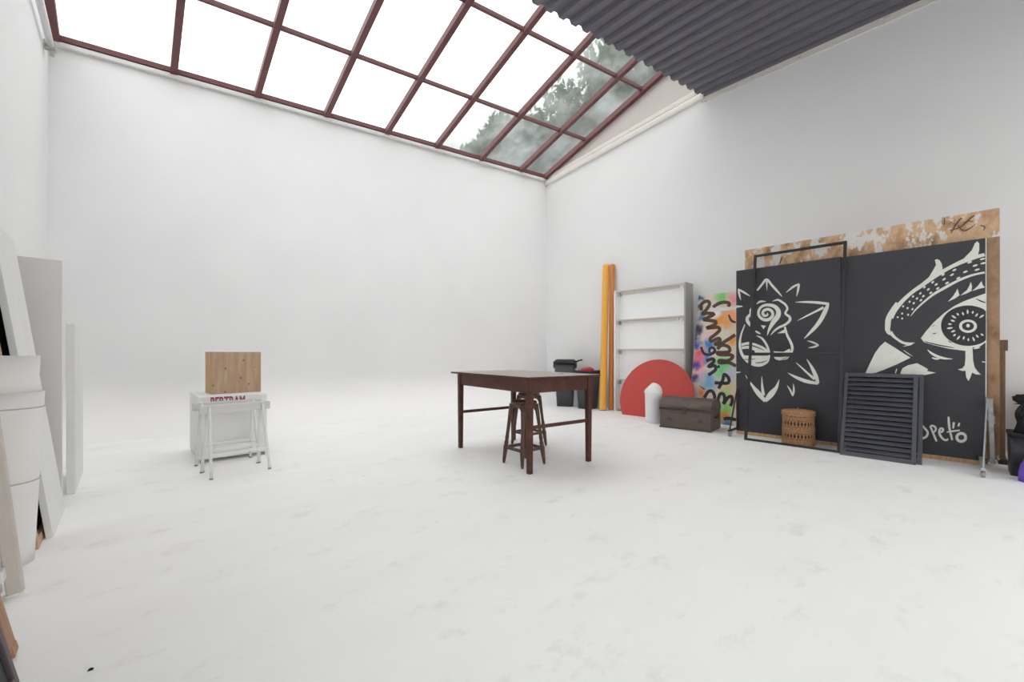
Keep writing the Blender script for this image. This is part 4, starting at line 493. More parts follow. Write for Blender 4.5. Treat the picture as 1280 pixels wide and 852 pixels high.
  (0, [[(0.101,1.869),(0.097,1.887),(0.091,1.913),(0.088,1.938),(0.088,1.953),(0.093,1.962),(0.103,1.972),(0.116,1.982),(0.128,1.988),(0.14,1.991),(0.153,1.992),(0.163,1.991),(0.165,1.99),(0.165,1.989),(0.167,1.984),(0.169,1.975),(0.168,1.965),(0.161,1.948),(0.148,1.926),(0.133,1.902),(0.119,1.883),(0.105,1.867),(0.088,1.851),(0.072,1.835),(0.071,1.79),(0.108,1.774),(0.132,1.777),(0.157,1.781),(0.179,1.782),(0.208,1.779),(0.242,1.774),(0.267,1.769),(0.257,1.796),(0.253,1.8),(0.222,1.785),(0.183,1.769),(0.153,1.755),(0.134,1.747),(0.116,1.742),(0.096,1.73),(0.112,1.677),(0.139,1.669),(0.175,1.663),(0.213,1.657),(0.244,1.652),(0.269,1.646),(0.291,1.642),(0.304,1.638),(0.302,1.641),(0.299,1.649),(0.297,1.644),(0.29,1.634),(0.28,1.625),(0.256,1.615),(0.22,1.603),(0.185,1.593),(0.159,1.58),(0.189,1.526),(0.216,1.527),(0.246,1.528),(0.274,1.53),(0.299,1.531),(0.325,1.534),(0.346,1.535),(0.358,1.533),(0.362,1.53),(0.365,1.527),(0.366,1.525),(0.366,1.523),(0.36,1.512),(0.343,1.495),(0.323,1.476),(0.303,1.458),(0.285,1.443),(0.264,1.428),(0.244,1.412),(0.228,1.39),(0.224,1.362),(0.231,1.334),(0.251,1.31),(0.283,1.3),(0.313,1.31),(0.344,1.326),(0.371,1.342),(0.386,1.347),(0.385,1.347),(0.385,1.346),(0.385,1.346),(0.387,1.351),(0.378,1.343),(0.353,1.328),(0.327,1.313),(0.306,1.284),(0.338,1.246),(0.365,1.242),(0.397,1.244),(0.43,1.254),(0.465,1.272),(0.502,1.297),(0.538,1.322),(0.568,1.344),(0.594,1.362),(0.617,1.378),(0.636,1.392),(0.649,1.401)], [(0.045,1.865),(0.041,1.884),(0.035,1.912),(0.03,1.945),(0.032,1.977),(0.045,2.003),(0.062,2.021),(0.082,2.035),(0.101,2.045),(0.122,2.051),(0.145,2.052),(0.169,2.048),(0.192,2.037),(0.21,2.017),(0.221,1.993),(0.225,1.967),(0.222,1.941),(0.212,1.915),(0.197,1.888),(0.18,1.863),(0.165,1.841),(0.147,1.821),(0.129,1.804),(0.119,1.795),(0.115,1.822),(0.099,1.834),(0.117,1.836),(0.144,1.84),(0.173,1.841),(0.206,1.837),(0.243,1.832),(0.279,1.824),(0.312,1.779),(0.286,1.749),(0.25,1.731),(0.211,1.714),(0.181,1.7),(0.159,1.691),(0.141,1.685),(0.141,1.688),(0.129,1.73),(0.143,1.727),(0.176,1.721),(0.214,1.715),(0.247,1.709),(0.272,1.703),(0.297,1.698),(0.321,1.69),(0.345,1.67),(0.353,1.637),(0.346,1.613),(0.332,1.592),(0.311,1.574),(0.28,1.56),(0.241,1.547),(0.208,1.537),(0.201,1.537),(0.186,1.584),(0.207,1.585),(0.237,1.587),(0.264,1.588),(0.289,1.589),(0.315,1.592),(0.343,1.592),(0.369,1.587),(0.392,1.573),(0.41,1.553),(0.419,1.526),(0.416,1.497),(0.402,1.473),(0.382,1.452),(0.36,1.431),(0.34,1.413),(0.32,1.396),(0.299,1.38),(0.283,1.368),(0.278,1.362),(0.278,1.36),(0.279,1.357),(0.278,1.357),(0.274,1.357),(0.288,1.363),(0.316,1.378),(0.346,1.394),(0.376,1.404),(0.406,1.396),(0.428,1.375),(0.438,1.348),(0.432,1.316),(0.41,1.296),(0.383,1.279),(0.36,1.265),(0.36,1.274),(0.347,1.3),(0.361,1.299),(0.384,1.3),(0.408,1.307),(0.436,1.322),(0.471,1.345),(0.507,1.37),(0.538,1.392),(0.564,1.409),(0.586,1.425),(0.605,1.439),(0.619,1.449)]]),
  (0, [[(0.276,1.883),(0.291,1.894),(0.311,1.909),(0.334,1.925),(0.355,1.936),(0.376,1.942),(0.4,1.947),(0.424,1.949),(0.444,1.949),(0.461,1.945),(0.478,1.94),(0.49,1.934),(0.49,1.936),(0.487,1.943),(0.484,1.935),(0.478,1.921),(0.473,1.911)], [(0.24,1.933),(0.255,1.944),(0.276,1.96),(0.302,1.977),(0.329,1.991),(0.357,1.999),(0.385,2.005),(0.414,2.007),(0.44,2.006),(0.465,2.002),(0.49,1.994),(0.512,1.982),(0.533,1.96),(0.539,1.927),(0.533,1.905),(0.525,1.889),(0.521,1.879)]]),
  (0, [[(0.395,1.177),(0.408,1.191),(0.425,1.21),(0.442,1.227),(0.456,1.234),(0.473,1.234),(0.497,1.228),(0.519,1.218),(0.533,1.21),(0.539,1.201),(0.543,1.189),(0.544,1.179),(0.545,1.178),(0.539,1.176),(0.519,1.173),(0.493,1.17),(0.468,1.169),(0.444,1.168),(0.419,1.17),(0.394,1.171),(0.37,1.166),(0.354,1.134),(0.365,1.107),(0.386,1.089),(0.415,1.079),(0.453,1.076),(0.499,1.076),(0.544,1.077),(0.576,1.075),(0.593,1.071),(0.6,1.067),(0.597,1.072),(0.597,1.08),(0.592,1.073),(0.578,1.057),(0.56,1.043),(0.542,1.034),(0.518,1.032),(0.483,1.035),(0.447,1.04),(0.416,1.038),(0.391,1.017),(0.39,0.983),(0.407,0.958),(0.435,0.944),(0.466,0.944),(0.501,0.948),(0.537,0.952),(0.565,0.951),(0.591,0.942),(0.62,0.927),(0.647,0.911),(0.666,0.901)], [(0.355,1.218),(0.368,1.231),(0.386,1.253),(0.411,1.275),(0.441,1.289),(0.475,1.289),(0.508,1.281),(0.538,1.268),(0.564,1.25),(0.582,1.226),(0.593,1.198),(0.595,1.168),(0.583,1.139),(0.558,1.123),(0.529,1.118),(0.5,1.115),(0.474,1.113),(0.447,1.113),(0.42,1.114),(0.399,1.115),(0.397,1.116),(0.407,1.134),(0.404,1.141),(0.407,1.138),(0.42,1.134),(0.45,1.131),(0.495,1.132),(0.542,1.132),(0.579,1.129),(0.605,1.123),(0.627,1.111),(0.644,1.089),(0.644,1.059),(0.632,1.037),(0.613,1.015),(0.587,0.995),(0.557,0.98),(0.52,0.977),(0.481,0.98),(0.447,0.984),(0.432,0.985),(0.438,0.99),(0.439,0.999),(0.438,1),(0.441,0.998),(0.46,0.999),(0.493,1.003),(0.532,1.007),(0.571,1.005),(0.607,0.992),(0.641,0.975),(0.669,0.959),(0.688,0.948)]]),
 ],
 'black': [
  (0, [[(0.502,1.76),(0.509,1.739),(0.519,1.709),(0.532,1.676),(0.549,1.649),(0.571,1.631),(0.594,1.621),(0.614,1.617),(0.627,1.613)], [(0.523,1.767),(0.533,1.748),(0.546,1.72),(0.561,1.692),(0.574,1.674),(0.586,1.664),(0.602,1.654),(0.619,1.647),(0.632,1.641)]]),
  (0, [[(0.096,1.232),(0.104,1.21),(0.117,1.178),(0.133,1.143),(0.154,1.114),(0.18,1.095),(0.208,1.085),(0.237,1.081),(0.265,1.082),(0.293,1.091),(0.322,1.106),(0.346,1.124),(0.364,1.148),(0.365,1.18),(0.352,1.206),(0.335,1.225),(0.315,1.239),(0.293,1.243),(0.272,1.239),(0.252,1.23),(0.237,1.213),(0.233,1.189),(0.237,1.166),(0.242,1.146),(0.245,1.133)], [(0.133,1.245),(0.142,1.223),(0.154,1.192),(0.169,1.163),(0.182,1.145),(0.196,1.136),(0.215,1.13),(0.234,1.128),(0.253,1.129),(0.272,1.137),(0.294,1.149),(0.312,1.164),(0.319,1.171),(0.319,1.172),(0.316,1.183),(0.307,1.196),(0.302,1.202),(0.297,1.203),(0.286,1.201),(0.275,1.195),(0.272,1.193),(0.272,1.187),(0.274,1.171),(0.279,1.153),(0.282,1.14)]]),
  (0, [[(0.228,0.974),(0.247,0.983),(0.274,0.995),(0.3,1.005),(0.314,1.008),(0.316,1.007),(0.316,1.007),(0.316,1.008),(0.317,1.007),(0.303,0.991),(0.276,0.965),(0.248,0.938),(0.231,0.9),(0.277,0.876),(0.308,0.887),(0.337,0.897),(0.349,0.899),(0.347,0.898),(0.352,0.891),(0.353,0.882),(0.352,0.873),(0.336,0.855),(0.306,0.83),(0.273,0.806),(0.251,0.789)], [(0.205,1.025),(0.224,1.033),(0.252,1.046),(0.282,1.057),(0.31,1.062),(0.337,1.055),(0.358,1.037),(0.368,1.009),(0.363,0.979),(0.342,0.952),(0.312,0.923),(0.287,0.899),(0.283,0.906),(0.263,0.929),(0.289,0.938),(0.323,0.95),(0.357,0.952),(0.385,0.933),(0.4,0.907),(0.405,0.876),(0.396,0.843),(0.371,0.815),(0.338,0.787),(0.305,0.762),(0.283,0.745)]]),
  (0, [[(0.466,0.547),(0.476,0.573),(0.491,0.611),(0.507,0.651),(0.519,0.688),(0.526,0.721),(0.528,0.751),(0.529,0.768),(0.522,0.763),(0.518,0.761),(0.533,0.75),(0.55,0.733),(0.56,0.72),(0.565,0.708),(0.567,0.693),(0.566,0.681),(0.565,0.678),(0.561,0.677),(0.546,0.674),(0.523,0.674),(0.498,0.673),(0.468,0.673),(0.433,0.673),(0.399,0.675),(0.376,0.675)], [(0.419,0.568),(0.43,0.594),(0.445,0.632),(0.46,0.672),(0.472,0.704),(0.476,0.73),(0.478,0.757),(0.482,0.785),(0.503,0.813),(0.537,0.808),(0.563,0.791),(0.585,0.769),(0.602,0.746),(0.611,0.721),(0.616,0.694),(0.613,0.666),(0.6,0.641),(0.576,0.627),(0.551,0.622),(0.526,0.621),(0.5,0.62),(0.469,0.62),(0.433,0.62),(0.399,0.621),(0.376,0.622)]]),
  (0, [[(0.147,0.573),(0.162,0.563),(0.185,0.548),(0.208,0.533),(0.223,0.524)], [(0.152,0.582),(0.168,0.573),(0.192,0.56),(0.215,0.547),(0.231,0.538)]]),
  (0, [[(0.257,0.382),(0.266,0.403),(0.28,0.433),(0.294,0.462),(0.306,0.479),(0.314,0.484),(0.323,0.487),(0.331,0.486),(0.337,0.484),(0.344,0.475),(0.355,0.458),(0.364,0.437),(0.369,0.421),(0.369,0.407),(0.366,0.391),(0.362,0.375),(0.358,0.362)], [(0.209,0.404),(0.219,0.425),(0.233,0.457),(0.249,0.49),(0.269,0.517),(0.292,0.533),(0.317,0.54),(0.342,0.538),(0.366,0.527),(0.385,0.507),(0.4,0.482),(0.411,0.456),(0.419,0.43),(0.42,0.404),(0.416,0.379),(0.411,0.361),(0.407,0.348)]]),
  (0, [[(0.465,0.354),(0.47,0.377),(0.477,0.41),(0.485,0.441),(0.492,0.456),(0.493,0.456),(0.497,0.456),(0.504,0.454),(0.508,0.451),(0.513,0.443),(0.518,0.426),(0.521,0.405),(0.523,0.389),(0.521,0.372),(0.515,0.351),(0.509,0.332),(0.551,0.305),(0.564,0.325),(0.58,0.356),(0.596,0.387),(0.609,0.407),(0.619,0.416),(0.628,0.421),(0.632,0.423),(0.628,0.425),(0.629,0.422),(0.632,0.406),(0.634,0.385),(0.634,0.367),(0.632,0.352),(0.626,0.335),(0.619,0.318),(0.614,0.306)], [(0.417,0.366),(0.422,0.389),(0.429,0.423),(0.438,0.459),(0.452,0.488),(0.477,0.506),(0.503,0.508),(0.526,0.5),(0.545,0.485),(0.558,0.463),(0.565,0.438),(0.57,0.413),(0.572,0.388),(0.569,0.362),(0.562,0.336),(0.557,0.321),(0.516,0.34),(0.522,0.351),(0.537,0.38),(0.555,0.414),(0.573,0.441),(0.592,0.459),(0.612,0.47),(0.635,0.474),(0.66,0.463),(0.673,0.44),(0.679,0.415),(0.682,0.388),(0.682,0.363),(0.677,0.339),(0.67,0.317),(0.662,0.298),(0.658,0.286)]]),
  (0, [[(0.564,0.06),(0.573,0.065),(0.585,0.071),(0.597,0.077),(0.613,0.08),(0.639,0.079),(0.673,0.077),(0.706,0.073),(0.728,0.07)], [(0.543,0.105),(0.552,0.11),(0.566,0.118),(0.586,0.126),(0.612,0.131),(0.643,0.13),(0.679,0.127),(0.713,0.123),(0.735,0.12)]]),
  (0, [[(0.44,0.91),(0.438,0.897),(0.43,0.887),(0.42,0.883),(0.408,0.886),(0.399,0.896),(0.396,0.909),(0.398,0.923),(0.405,0.933),(0.416,0.937),(0.427,0.933),(0.436,0.924)]]),
 ],
 'white': [
  (1, [[(0.218,1.851),(0.232,1.849),(0.25,1.846),(0.272,1.842),(0.297,1.839),(0.323,1.836),(0.351,1.835),(0.383,1.833),(0.417,1.833),(0.451,1.832),(0.482,1.833),(0.514,1.836),(0.547,1.84),(0.577,1.845),(0.603,1.849),(0.621,1.851)], [(0.214,1.892),(0.227,1.893),(0.245,1.894),(0.267,1.895),(0.291,1.896),(0.317,1.896),(0.345,1.895),(0.377,1.894),(0.411,1.892),(0.443,1.89),(0.474,1.889),(0.504,1.89),(0.536,1.892),(0.566,1.894),(0.593,1.896),(0.611,1.897)]]),
 ],
 'scribble': [
  (0, [[(1.963,2.345),(1.969,2.359),(1.978,2.378),(1.987,2.399),(1.996,2.417),(2.005,2.433),(2.013,2.448),(2.021,2.461),(2.027,2.471),(2.032,2.477),(2.035,2.48),(2.038,2.482),(2.04,2.483)], [(1.957,2.351),(1.962,2.365),(1.97,2.386),(1.979,2.408),(1.987,2.428),(1.995,2.445),(2.004,2.46),(2.012,2.474),(2.019,2.484),(2.026,2.49),(2.031,2.492),(2.035,2.492),(2.038,2.492)]]),
  (0, [[(1.953,2.373),(1.967,2.376),(1.989,2.379),(2.012,2.385),(2.034,2.396),(2.054,2.412),(2.073,2.434),(2.091,2.455),(2.104,2.471),(2.114,2.479),(2.12,2.484),(2.125,2.487),(2.128,2.49)], [(1.951,2.382),(1.965,2.386),(1.986,2.391),(2.009,2.398),(2.029,2.408),(2.047,2.425),(2.066,2.447),(2.083,2.468),(2.097,2.484),(2.108,2.493),(2.116,2.496),(2.122,2.498),(2.125,2.498)]]),
  (0, [[(2.005,2.416),(2.012,2.403),(2.021,2.384),(2.033,2.364),(2.046,2.351),(2.059,2.348),(2.072,2.351),(2.084,2.357),(2.095,2.365),(2.106,2.374),(2.117,2.385),(2.126,2.396),(2.133,2.404)], [(2.01,2.421),(2.017,2.409),(2.027,2.391),(2.038,2.373),(2.048,2.364),(2.057,2.362),(2.068,2.364),(2.08,2.369),(2.091,2.375),(2.102,2.383),(2.113,2.393),(2.123,2.403),(2.13,2.41)]]),
  (0, [[(2.048,2.43),(2.054,2.433),(2.062,2.437),(2.07,2.441),(2.078,2.443),(2.088,2.441),(2.098,2.437),(2.109,2.433),(2.116,2.43)], [(2.046,2.436),(2.051,2.44),(2.058,2.446),(2.067,2.452),(2.077,2.455),(2.088,2.452),(2.099,2.446),(2.11,2.44),(2.117,2.436)]]),
  (0, [[(1.912,2.519),(1.911,2.505),(1.91,2.484),(1.908,2.463),(1.907,2.449)], [(1.92,2.516),(1.919,2.501),(1.918,2.481),(1.916,2.46),(1.915,2.446)]]),
  (0, [[(0.441,2.372),(0.439,2.363),(0.435,2.351),(0.431,2.337),(0.426,2.323),(0.422,2.31),(0.417,2.295),(0.412,2.282),(0.409,2.273)], [(0.451,2.368),(0.45,2.358),(0.448,2.345),(0.445,2.33),(0.441,2.315),(0.435,2.301),(0.429,2.287),(0.422,2.275),(0.418,2.266)]]),
  (0, [[(2.161,2.38),(2.167,2.376),(2.176,2.372),(2.184,2.367),(2.187,2.363),(2.188,2.359),(2.186,2.348),(2.183,2.337),(2.182,2.329)], [(2.162,2.388),(2.168,2.386),(2.177,2.383),(2.187,2.378),(2.195,2.369),(2.196,2.355),(2.193,2.343),(2.188,2.333),(2.186,2.326)]]),
 ],
}
BLOBS = [(0.03,2.06,0.041,0.043,(30,95,150)), (0.03,1.91,0.04,0.042,(35,105,165)), (0.06,1.75,0.046,0.048,(90,140,190)), (0.06,1.56,0.077,0.08,(60,45,80)), (0.04,1.43,0.061,0.064,(60,60,120)), (0.24,1.28,0.088,0.093,(40,130,200)), (0.04,1.29,0.061,0.063,(60,90,170)), (0.09,1.13,0.075,0.078,(240,80,100)), (0.39,2.07,0.1,0.111,(130,205,120)), (0.42,1.65,0.141,0.155,(240,160,70)), (0.61,1.32,0.081,0.09,(240,160,70)), (0.57,2.0,0.069,0.077,(240,150,160)), (0.57,1.76,0.082,0.092,(245,170,120)), (0.47,0.93,0.11,0.119,(120,215,130)), (0.05,0.96,0.076,0.078,(80,60,140)), (0.22,1.05,0.088,0.092,(60,140,205)), (0.22,1.45,0.088,0.094,(235,205,205)), (0.3,1.79,0.073,0.079,(245,240,235)), (0.46,1.45,0.084,0.092,(225,220,205)), (0.1,1.01,0.084,0.087,(240,120,140)), (0.11,0.82,0.1,0.104,(245,185,195)), (0.03,0.94,0.06,0.061,(90,60,150)), (0.05,0.71,0.051,0.052,(80,70,150)), (0.27,0.67,0.113,0.118,(120,180,215)), (0.5,0.9,0.108,0.117,(120,215,140)), (0.2,0.47,0.057,0.059,(245,140,50)), (0.59,0.6,0.105,0.114,(225,205,150)), (0.57,0.21,0.104,0.112,(150,215,120)), (0.56,0.14,0.053,0.056,(245,150,40)), (0.6,0.01,0.074,0.079,(70,120,170)), (0.61,0.78,0.09,0.098,(205,200,220)), (0.57,0.46,0.06,0.065,(170,220,130)), (0.46,0.12,0.046,0.048,(225,150,60)), (0.68,0.37,0.073,0.08,(235,180,120))]
SKYPOWER = 3.1
# ------------------------------------------------------------------ the room
XL, XR, YF = -0.75, 7.25, -3.6              # left wall, right wall, front (behind the camera)
def YB(x): return 6.63 + .1844 * (7.25 - x)  # the rear wall runs slightly askew
EAVE, SLOPE, RIDGE = 5.25, .345, 4.7
def SKY(x, y): return EAVE + SLOPE * (YB(x) - y)
ROOFZ = 5.49
YG = -1.9                                    # edge of the roof glazing added behind the camera for light
def YE(x): return 3.0 + .1844 * (7.25 - x)   # front edge of the corrugated roof
E1 = Vector((.98342, -.18134, 0))            # along the rear wall

R = .7
mb = MB()
mb.add([(XL, YF, 0), (XR, YF, 0), (XR, YB(XR) - R, 0), (XL, YB(XL) - R, 0), (XL, YF, -.2), (XR, YF, -.2), (XR, YB(XR) - R, -.2), (XL, YB(XL) - R, -.2)],
       [(0, 1, 2, 3), (7, 6, 5, 4), (0, 4, 5, 1), (1, 5, 6, 2), (2, 6, 7, 3), (3, 7, 4, 0)])
struct(mb.build('floor', M['floor']))
# rear wall with its cove sweeping into the floor
mb = MB(); prof = []
for i in range(25):
    a = PI / 2 * i / 24; prof.append((R - R * math.sin(a), R - R * math.cos(a)))
prof.append((0, EAVE - .03)); n = len(prof)
vs = []
for x in (XL, XR):
    vs += [(x, YB(x) - d, z) for d, z in prof]
mb.add(vs, [(i, i + 1, n + i + 1, n + i) for i in range(n - 1)], True)
vs = []
for x in (XL, XR):
    vs += [(x, YB(x) + .22, -.2), (x, YB(x) + .22, EAVE - .03), (x, YB(x), EAVE - .03), (x, YB(x) - R, 0), (x, YB(x) - R, -.2)]
mb.add(vs, [(0, 1, 6, 5), (1, 2, 7, 6), (3, 4, 9, 8), (4, 0, 5, 9)])
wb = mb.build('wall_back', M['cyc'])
struct(wb)

def side_poly(x):
    y0 = YB(x); yr = y0 - RIDGE
    return [(YF, -.2), (y0 + .22, -.2), (y0 + .22, EAVE), (y0, EAVE), (yr, SKY(x, yr)), (yr, ROOFZ + .12), (YF, ROOFZ + .12)]
mb = MB().prism(side_poly(XR), 'x', XR, XR + .25); struct(mb.build('wall_right', M['wall']))
W0, W1, WS, WT = -3.3, 2.9, 2.3, 4.9         # unseen window added in the left wall to brighten the right wall
pl = side_poly(XL); pl = [(W1, -.2)] + pl[1:-1] + [(W1, ROOFZ + .12)]
mb = MB().prism(pl, 'x', XL - .25, XL)
mb.box(XL - .25, XL, YF, W1, -.2, WS).box(XL - .25, XL, YF, W1, WT, ROOFZ + .12).box(XL - .25, XL, YF, W0, WS, WT)
struct(mb.build('wall_left', M['wall']))
fill_win = bpy.data.objects.new('fill_side_window', None); COL.objects.link(fill_win); struct(fill_win)
for i in range(8):
    y = W0 + (W1 - W0) * i / 7
    MB().box(XL - .16, XL - .10, y - .025, y + .025, WS, WT).build('mullion', M['redbar'], fill_win)
for z in (WS + .02, 3.6, WT - .02): MB().box(XL - .155, XL - .105, W0, W1, z - .02, z + .02).build('transom', M['redbar'], fill_win)
MB().box(XL - .134, XL - .128, W0, W1, WS, WT).build('glass', M['glass'], fill_win)
# wall behind the camera, with a wide opening added to let daylight in
mb = MB()
mb.box(XL - .25, XL + .9, YF - .25, YF, -.2, ROOFZ + .12).box(XR - 1.5, XR + .25, YF - .25, YF, -.2, ROOFZ + .12).box(XL + .9, XR - 1.5, YF - .25, YF, 3.6, ROOFZ + .12)
struct(mb.build('wall_front', M['wall']))
# closing wall at the top of the glass roof
mb = MB(); vs = []
for x in (XL, XR):
    y = YB(x) - RIDGE
    vs += [(x, y, ROOFZ + .12), (x, y, SKY(x, y) + .05), (x, y - .15, SKY(x, y) + .05), (x, y - .15, ROOFZ + .12)]
mb.add(vs, [(0, 1, 5, 4), (1, 2, 6, 5), (2, 3, 7, 6), (3, 0, 4, 7), (0, 3, 2, 1), (4, 5, 6, 7)])
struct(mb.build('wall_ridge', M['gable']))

# corrugated ceiling: ribs run along the room
mb = MB(); P = .205; xs = []
x = XL
while x < XR:
    for dx, dz in ((0, 0), (.055, .0), (.085, .05), (.12, .05), (.15, .05), (.18, .0)):
        if x + dx < XR: xs.append((x + dx, dz))
    x += P
xs.append((XR, 0))
vs = []
for t in (0, 1):
    for xx, dz in xs: vs += [(xx, YE(xx) if t == 0 else YG, ROOFZ + dz), (xx, YE(xx) if t == 0 else YG, ROOFZ + dz + .006)]
k = len(xs); fs = []
def idx(t, i, l): return t * 2 * k + 2 * i + l
for i in range(k - 1):
    fs += [(idx(0, i, 0), idx(1, i, 0), idx(1, i + 1, 0), idx(0, i + 1, 0)), (idx(0, i, 1), idx(0, i + 1, 1), idx(1, i + 1, 1), idx(1, i, 1)),
           (idx(0, i, 0), idx(0, i + 1, 0), idx(0, i + 1, 1), idx(0, i, 1))]
mb.add(vs, fs)
struct(mb.build('ceiling', M['roof']))
# solid roof deck above the corrugated sheets, from the ridge back
mb = MB(); mb.add([(XL, YB(XL) - RIDGE, ROOFZ + .1), (XR, YB(XR) - RIDGE, ROOFZ + .1), (XR, YG, ROOFZ + .1), (XL, YG, ROOFZ + .1),
                   (XL, YB(XL) - RIDGE, ROOFZ + .2), (XR, YB(XR) - RIDGE, ROOFZ + .2), (XR, YG, ROOFZ + .2), (XL, YG, ROOFZ + .2)],
                  [(3, 2, 1, 0), (4, 5, 6, 7), (0, 1, 5, 4), (1, 2, 6, 5), (2, 3, 7, 6), (3, 0, 4, 7)])
struct(mb.build('ceiling_deck', M['roof']))

# skylight: one sloping window with rafters, transoms and panes
sky = bpy.data.objects.new('window_1', None); COL.objects.link(sky); struct(sky)
def SP(x, w, dz=0): return Vector((x, YB(x) - w, EAVE + SLOPE * w + dz))
RX = [-.69, .51, 1.535, 2.54, 3.57, 4.54, 5.515, 6.52, 7.20]
TW = [1.2, 2.53, 3.86]
for i, x in enumerate(RX):
    w = .10 if i in (0, 8) else .085
    MB().bar(SP(x, -.05, -.02), SP(x, RIDGE, -.02), w, .10).build('rafter', M['redbar'], sky)
for w in TW:
    MB().bar(SP(XL, w, .0), SP(XR, w, .0), .05, .055).build('transom', M['redbar'], sky)
MB().bar(SP(XL, .0, -.0), SP(XR, .0, -.0), .09, .07).build('sill', M['redbar'], sky)
mb = MB()
ws = [-.1] + TW + [RIDGE]
for a, b in zip(RX[:-1], RX[1:]):
    for c, d in zip(ws[:-1], ws[1:]):
        mb.add([SP(a, c, .035), SP(b, c, .035), SP(b, d, .035), SP(a, d, .035)], [(0, 1, 2, 3)])
mb.build('glass', M['glass'], sky)

# level roof light behind the camera, added to brighten the front half
fill_roof = bpy.data.objects.new('fill_rooflight', None); COL.objects.link(fill_roof); struct(fill_roof)
for x in RX: MB().box(x - .045, x + .045, YF, YG + .05, ROOFZ, ROOFZ + .09).build('rafter', M['redbar'], fill_roof)
for y in (YG, -2.1, YF + .05): MB().box(XL, XR, y - .03, y + .03, ROOFZ + .01, ROOFZ + .07).build('transom', M['redbar'], fill_roof)
MB().add([(XL, YF, ROOFZ + .1), (XR, YF, ROOFZ + .1), (XR, YG, ROOFZ + .1), (XL, YG, ROOFZ + .1)], [(0, 1, 2, 3)]).build('glass', M['glass'], fill_roof)

# plaster ledges along the right wall and under the glass
def ledge(z0, h, out, y0, y1, k=.112):
    poly = []
    mb = MB(); vs = []
    for y in (y0, y1):
        zz = z0 + k * (y0 - y)
        vs += [(XR, y, zz), (XR - out * .8, y, zz), (XR - out, y, zz + h * .3), (XR - out, y, zz + h * .75), (XR - out * .7, y, zz + h), (XR, y, zz + h)]
    mb.add(vs, [(i, (i + 1) % 6, (i + 1) % 6 + 6, i + 6) for i in range(6)] + [(5, 4, 3, 2, 1, 0), (6, 7, 8, 9, 10, 11)])
    return mb
struct(ledge(5.05, .115, .05, 6.63, 2.98).build('trim_1', M['trim']))
struct(ledge(5.185, .085, .025, 6.55, 2.98, .116).build('trim_2', M['trim']))
gy = [6.5, 2.0]
mb = MB().prism([(6.5, 5.29), (2.0, 5.27 + .116 * 4.6), (2.0, SKY(XR, 2.0) - .09), (6.5, SKY(XR, 6.5) - .0)], 'x', XR - .008, XR)  # thin panel on the wall, painting in the shade above the ledge
struct(mb.build('gable_shade_panel', M['gable']))
struct(MB().box(XR - .012, XR, YF, 3.03, 5.40, ROOFZ).build('trim_3', M['chipped']))
mb = MB(); vs = []
for x in (XL, XR):
    y = YB(x)
    vs += [(x, y, 5.14), (x, y - .035, 5.15), (x, y - .035, 5.20), (x, y, 5.215)]
mb.add(vs, [(0, 1, 5, 4), (1, 2, 6, 5), (2, 3, 7, 6)])
struct(mb.build('trim_4', M['white']))
# drain pipe along the top of the left wall
t = thing('wall_pipe', 'white round pipe running along the top of the left wall to the corner', 'pipe', (-.69, 7.70, 4.93))
MB().tube([(0, 0, 0), (0, -4.6, 0)], .035, 16).build('pipe', M['white_metal'], t)
mb = MB().box(-.06, .05, -.03, .05, -.05, .05).box(-.01, .03, -.01, .03, -.12, -.05)
mb.build('bracket', M['shelf_grey'], t, .008)

# ------------------------------------------------------------------ outside the glass
struct(MB().box(-40, 40, -40, 60, -.45, -.25).build('floor_outside', M['asphalt']))
struct(MB().box(8.45, 8.85, 1.5, 13.5, -.25, 7.0).build('wall_neighbour', M['party']))
def tree(loc, h, r, label, seed):
    rnd = random.Random(seed)
    t = thing('tree', label, 'tree', loc, 0, 'trees outside the glass roof')
    MB().tube([(0, 0, 0), (.1, .05, h * .4), (-.05, .1, h * .75)], [.2, .15, .08], 10).build('trunk', M['bark'], t)
    mb = MB()
    for c in range(60):
        a = rnd.uniform(0, 2 * PI); rr = r * math.sqrt(rnd.random()); cz = h * .72 + rnd.uniform(-1, 1) * r * .75 * math.sqrt(max(0, 1 - (rr / r) ** 2) + .1)
        cx, cy = rr * math.cos(a), rr * math.sin(a); cr_ = rnd.uniform(.45, .8)
        for q in range(120):
            v = Vector((rnd.gauss(0, 1), rnd.gauss(0, 1), rnd.gauss(0, 1))).normalized() * cr_ * rnd.random() ** .4
            s = rnd.uniform(.10, .18); e = Euler((rnd.uniform(0, 6), rnd.uniform(0, 6), rnd.uniform(0, 6))).to_matrix()
            p = Vector((cx, cy, cz)) + v
            mb.add([p + e @ Vector(k) * s for k in ((-1, 0, 0), (0, -.5, .15), (1, 0, 0), (0, .5, .15))], [(0, 1, 2, 3)])
    mb.build('foliage', M['leaf'], t)
tree((11.0, 7.1, -.25), 12.0, 1.75, 'leafy green tree behind the glass panes next to the gable', 3)
tree((11.0, 11.6, -.25), 12.0, 1.85, 'leafy green tree seen blurred through the lower right end of the glass roof', 4)
tree((11.6, 16.2, -.25), 12.5, 1.9, 'farther green tree behind the glass above the rear wall corner', 5)

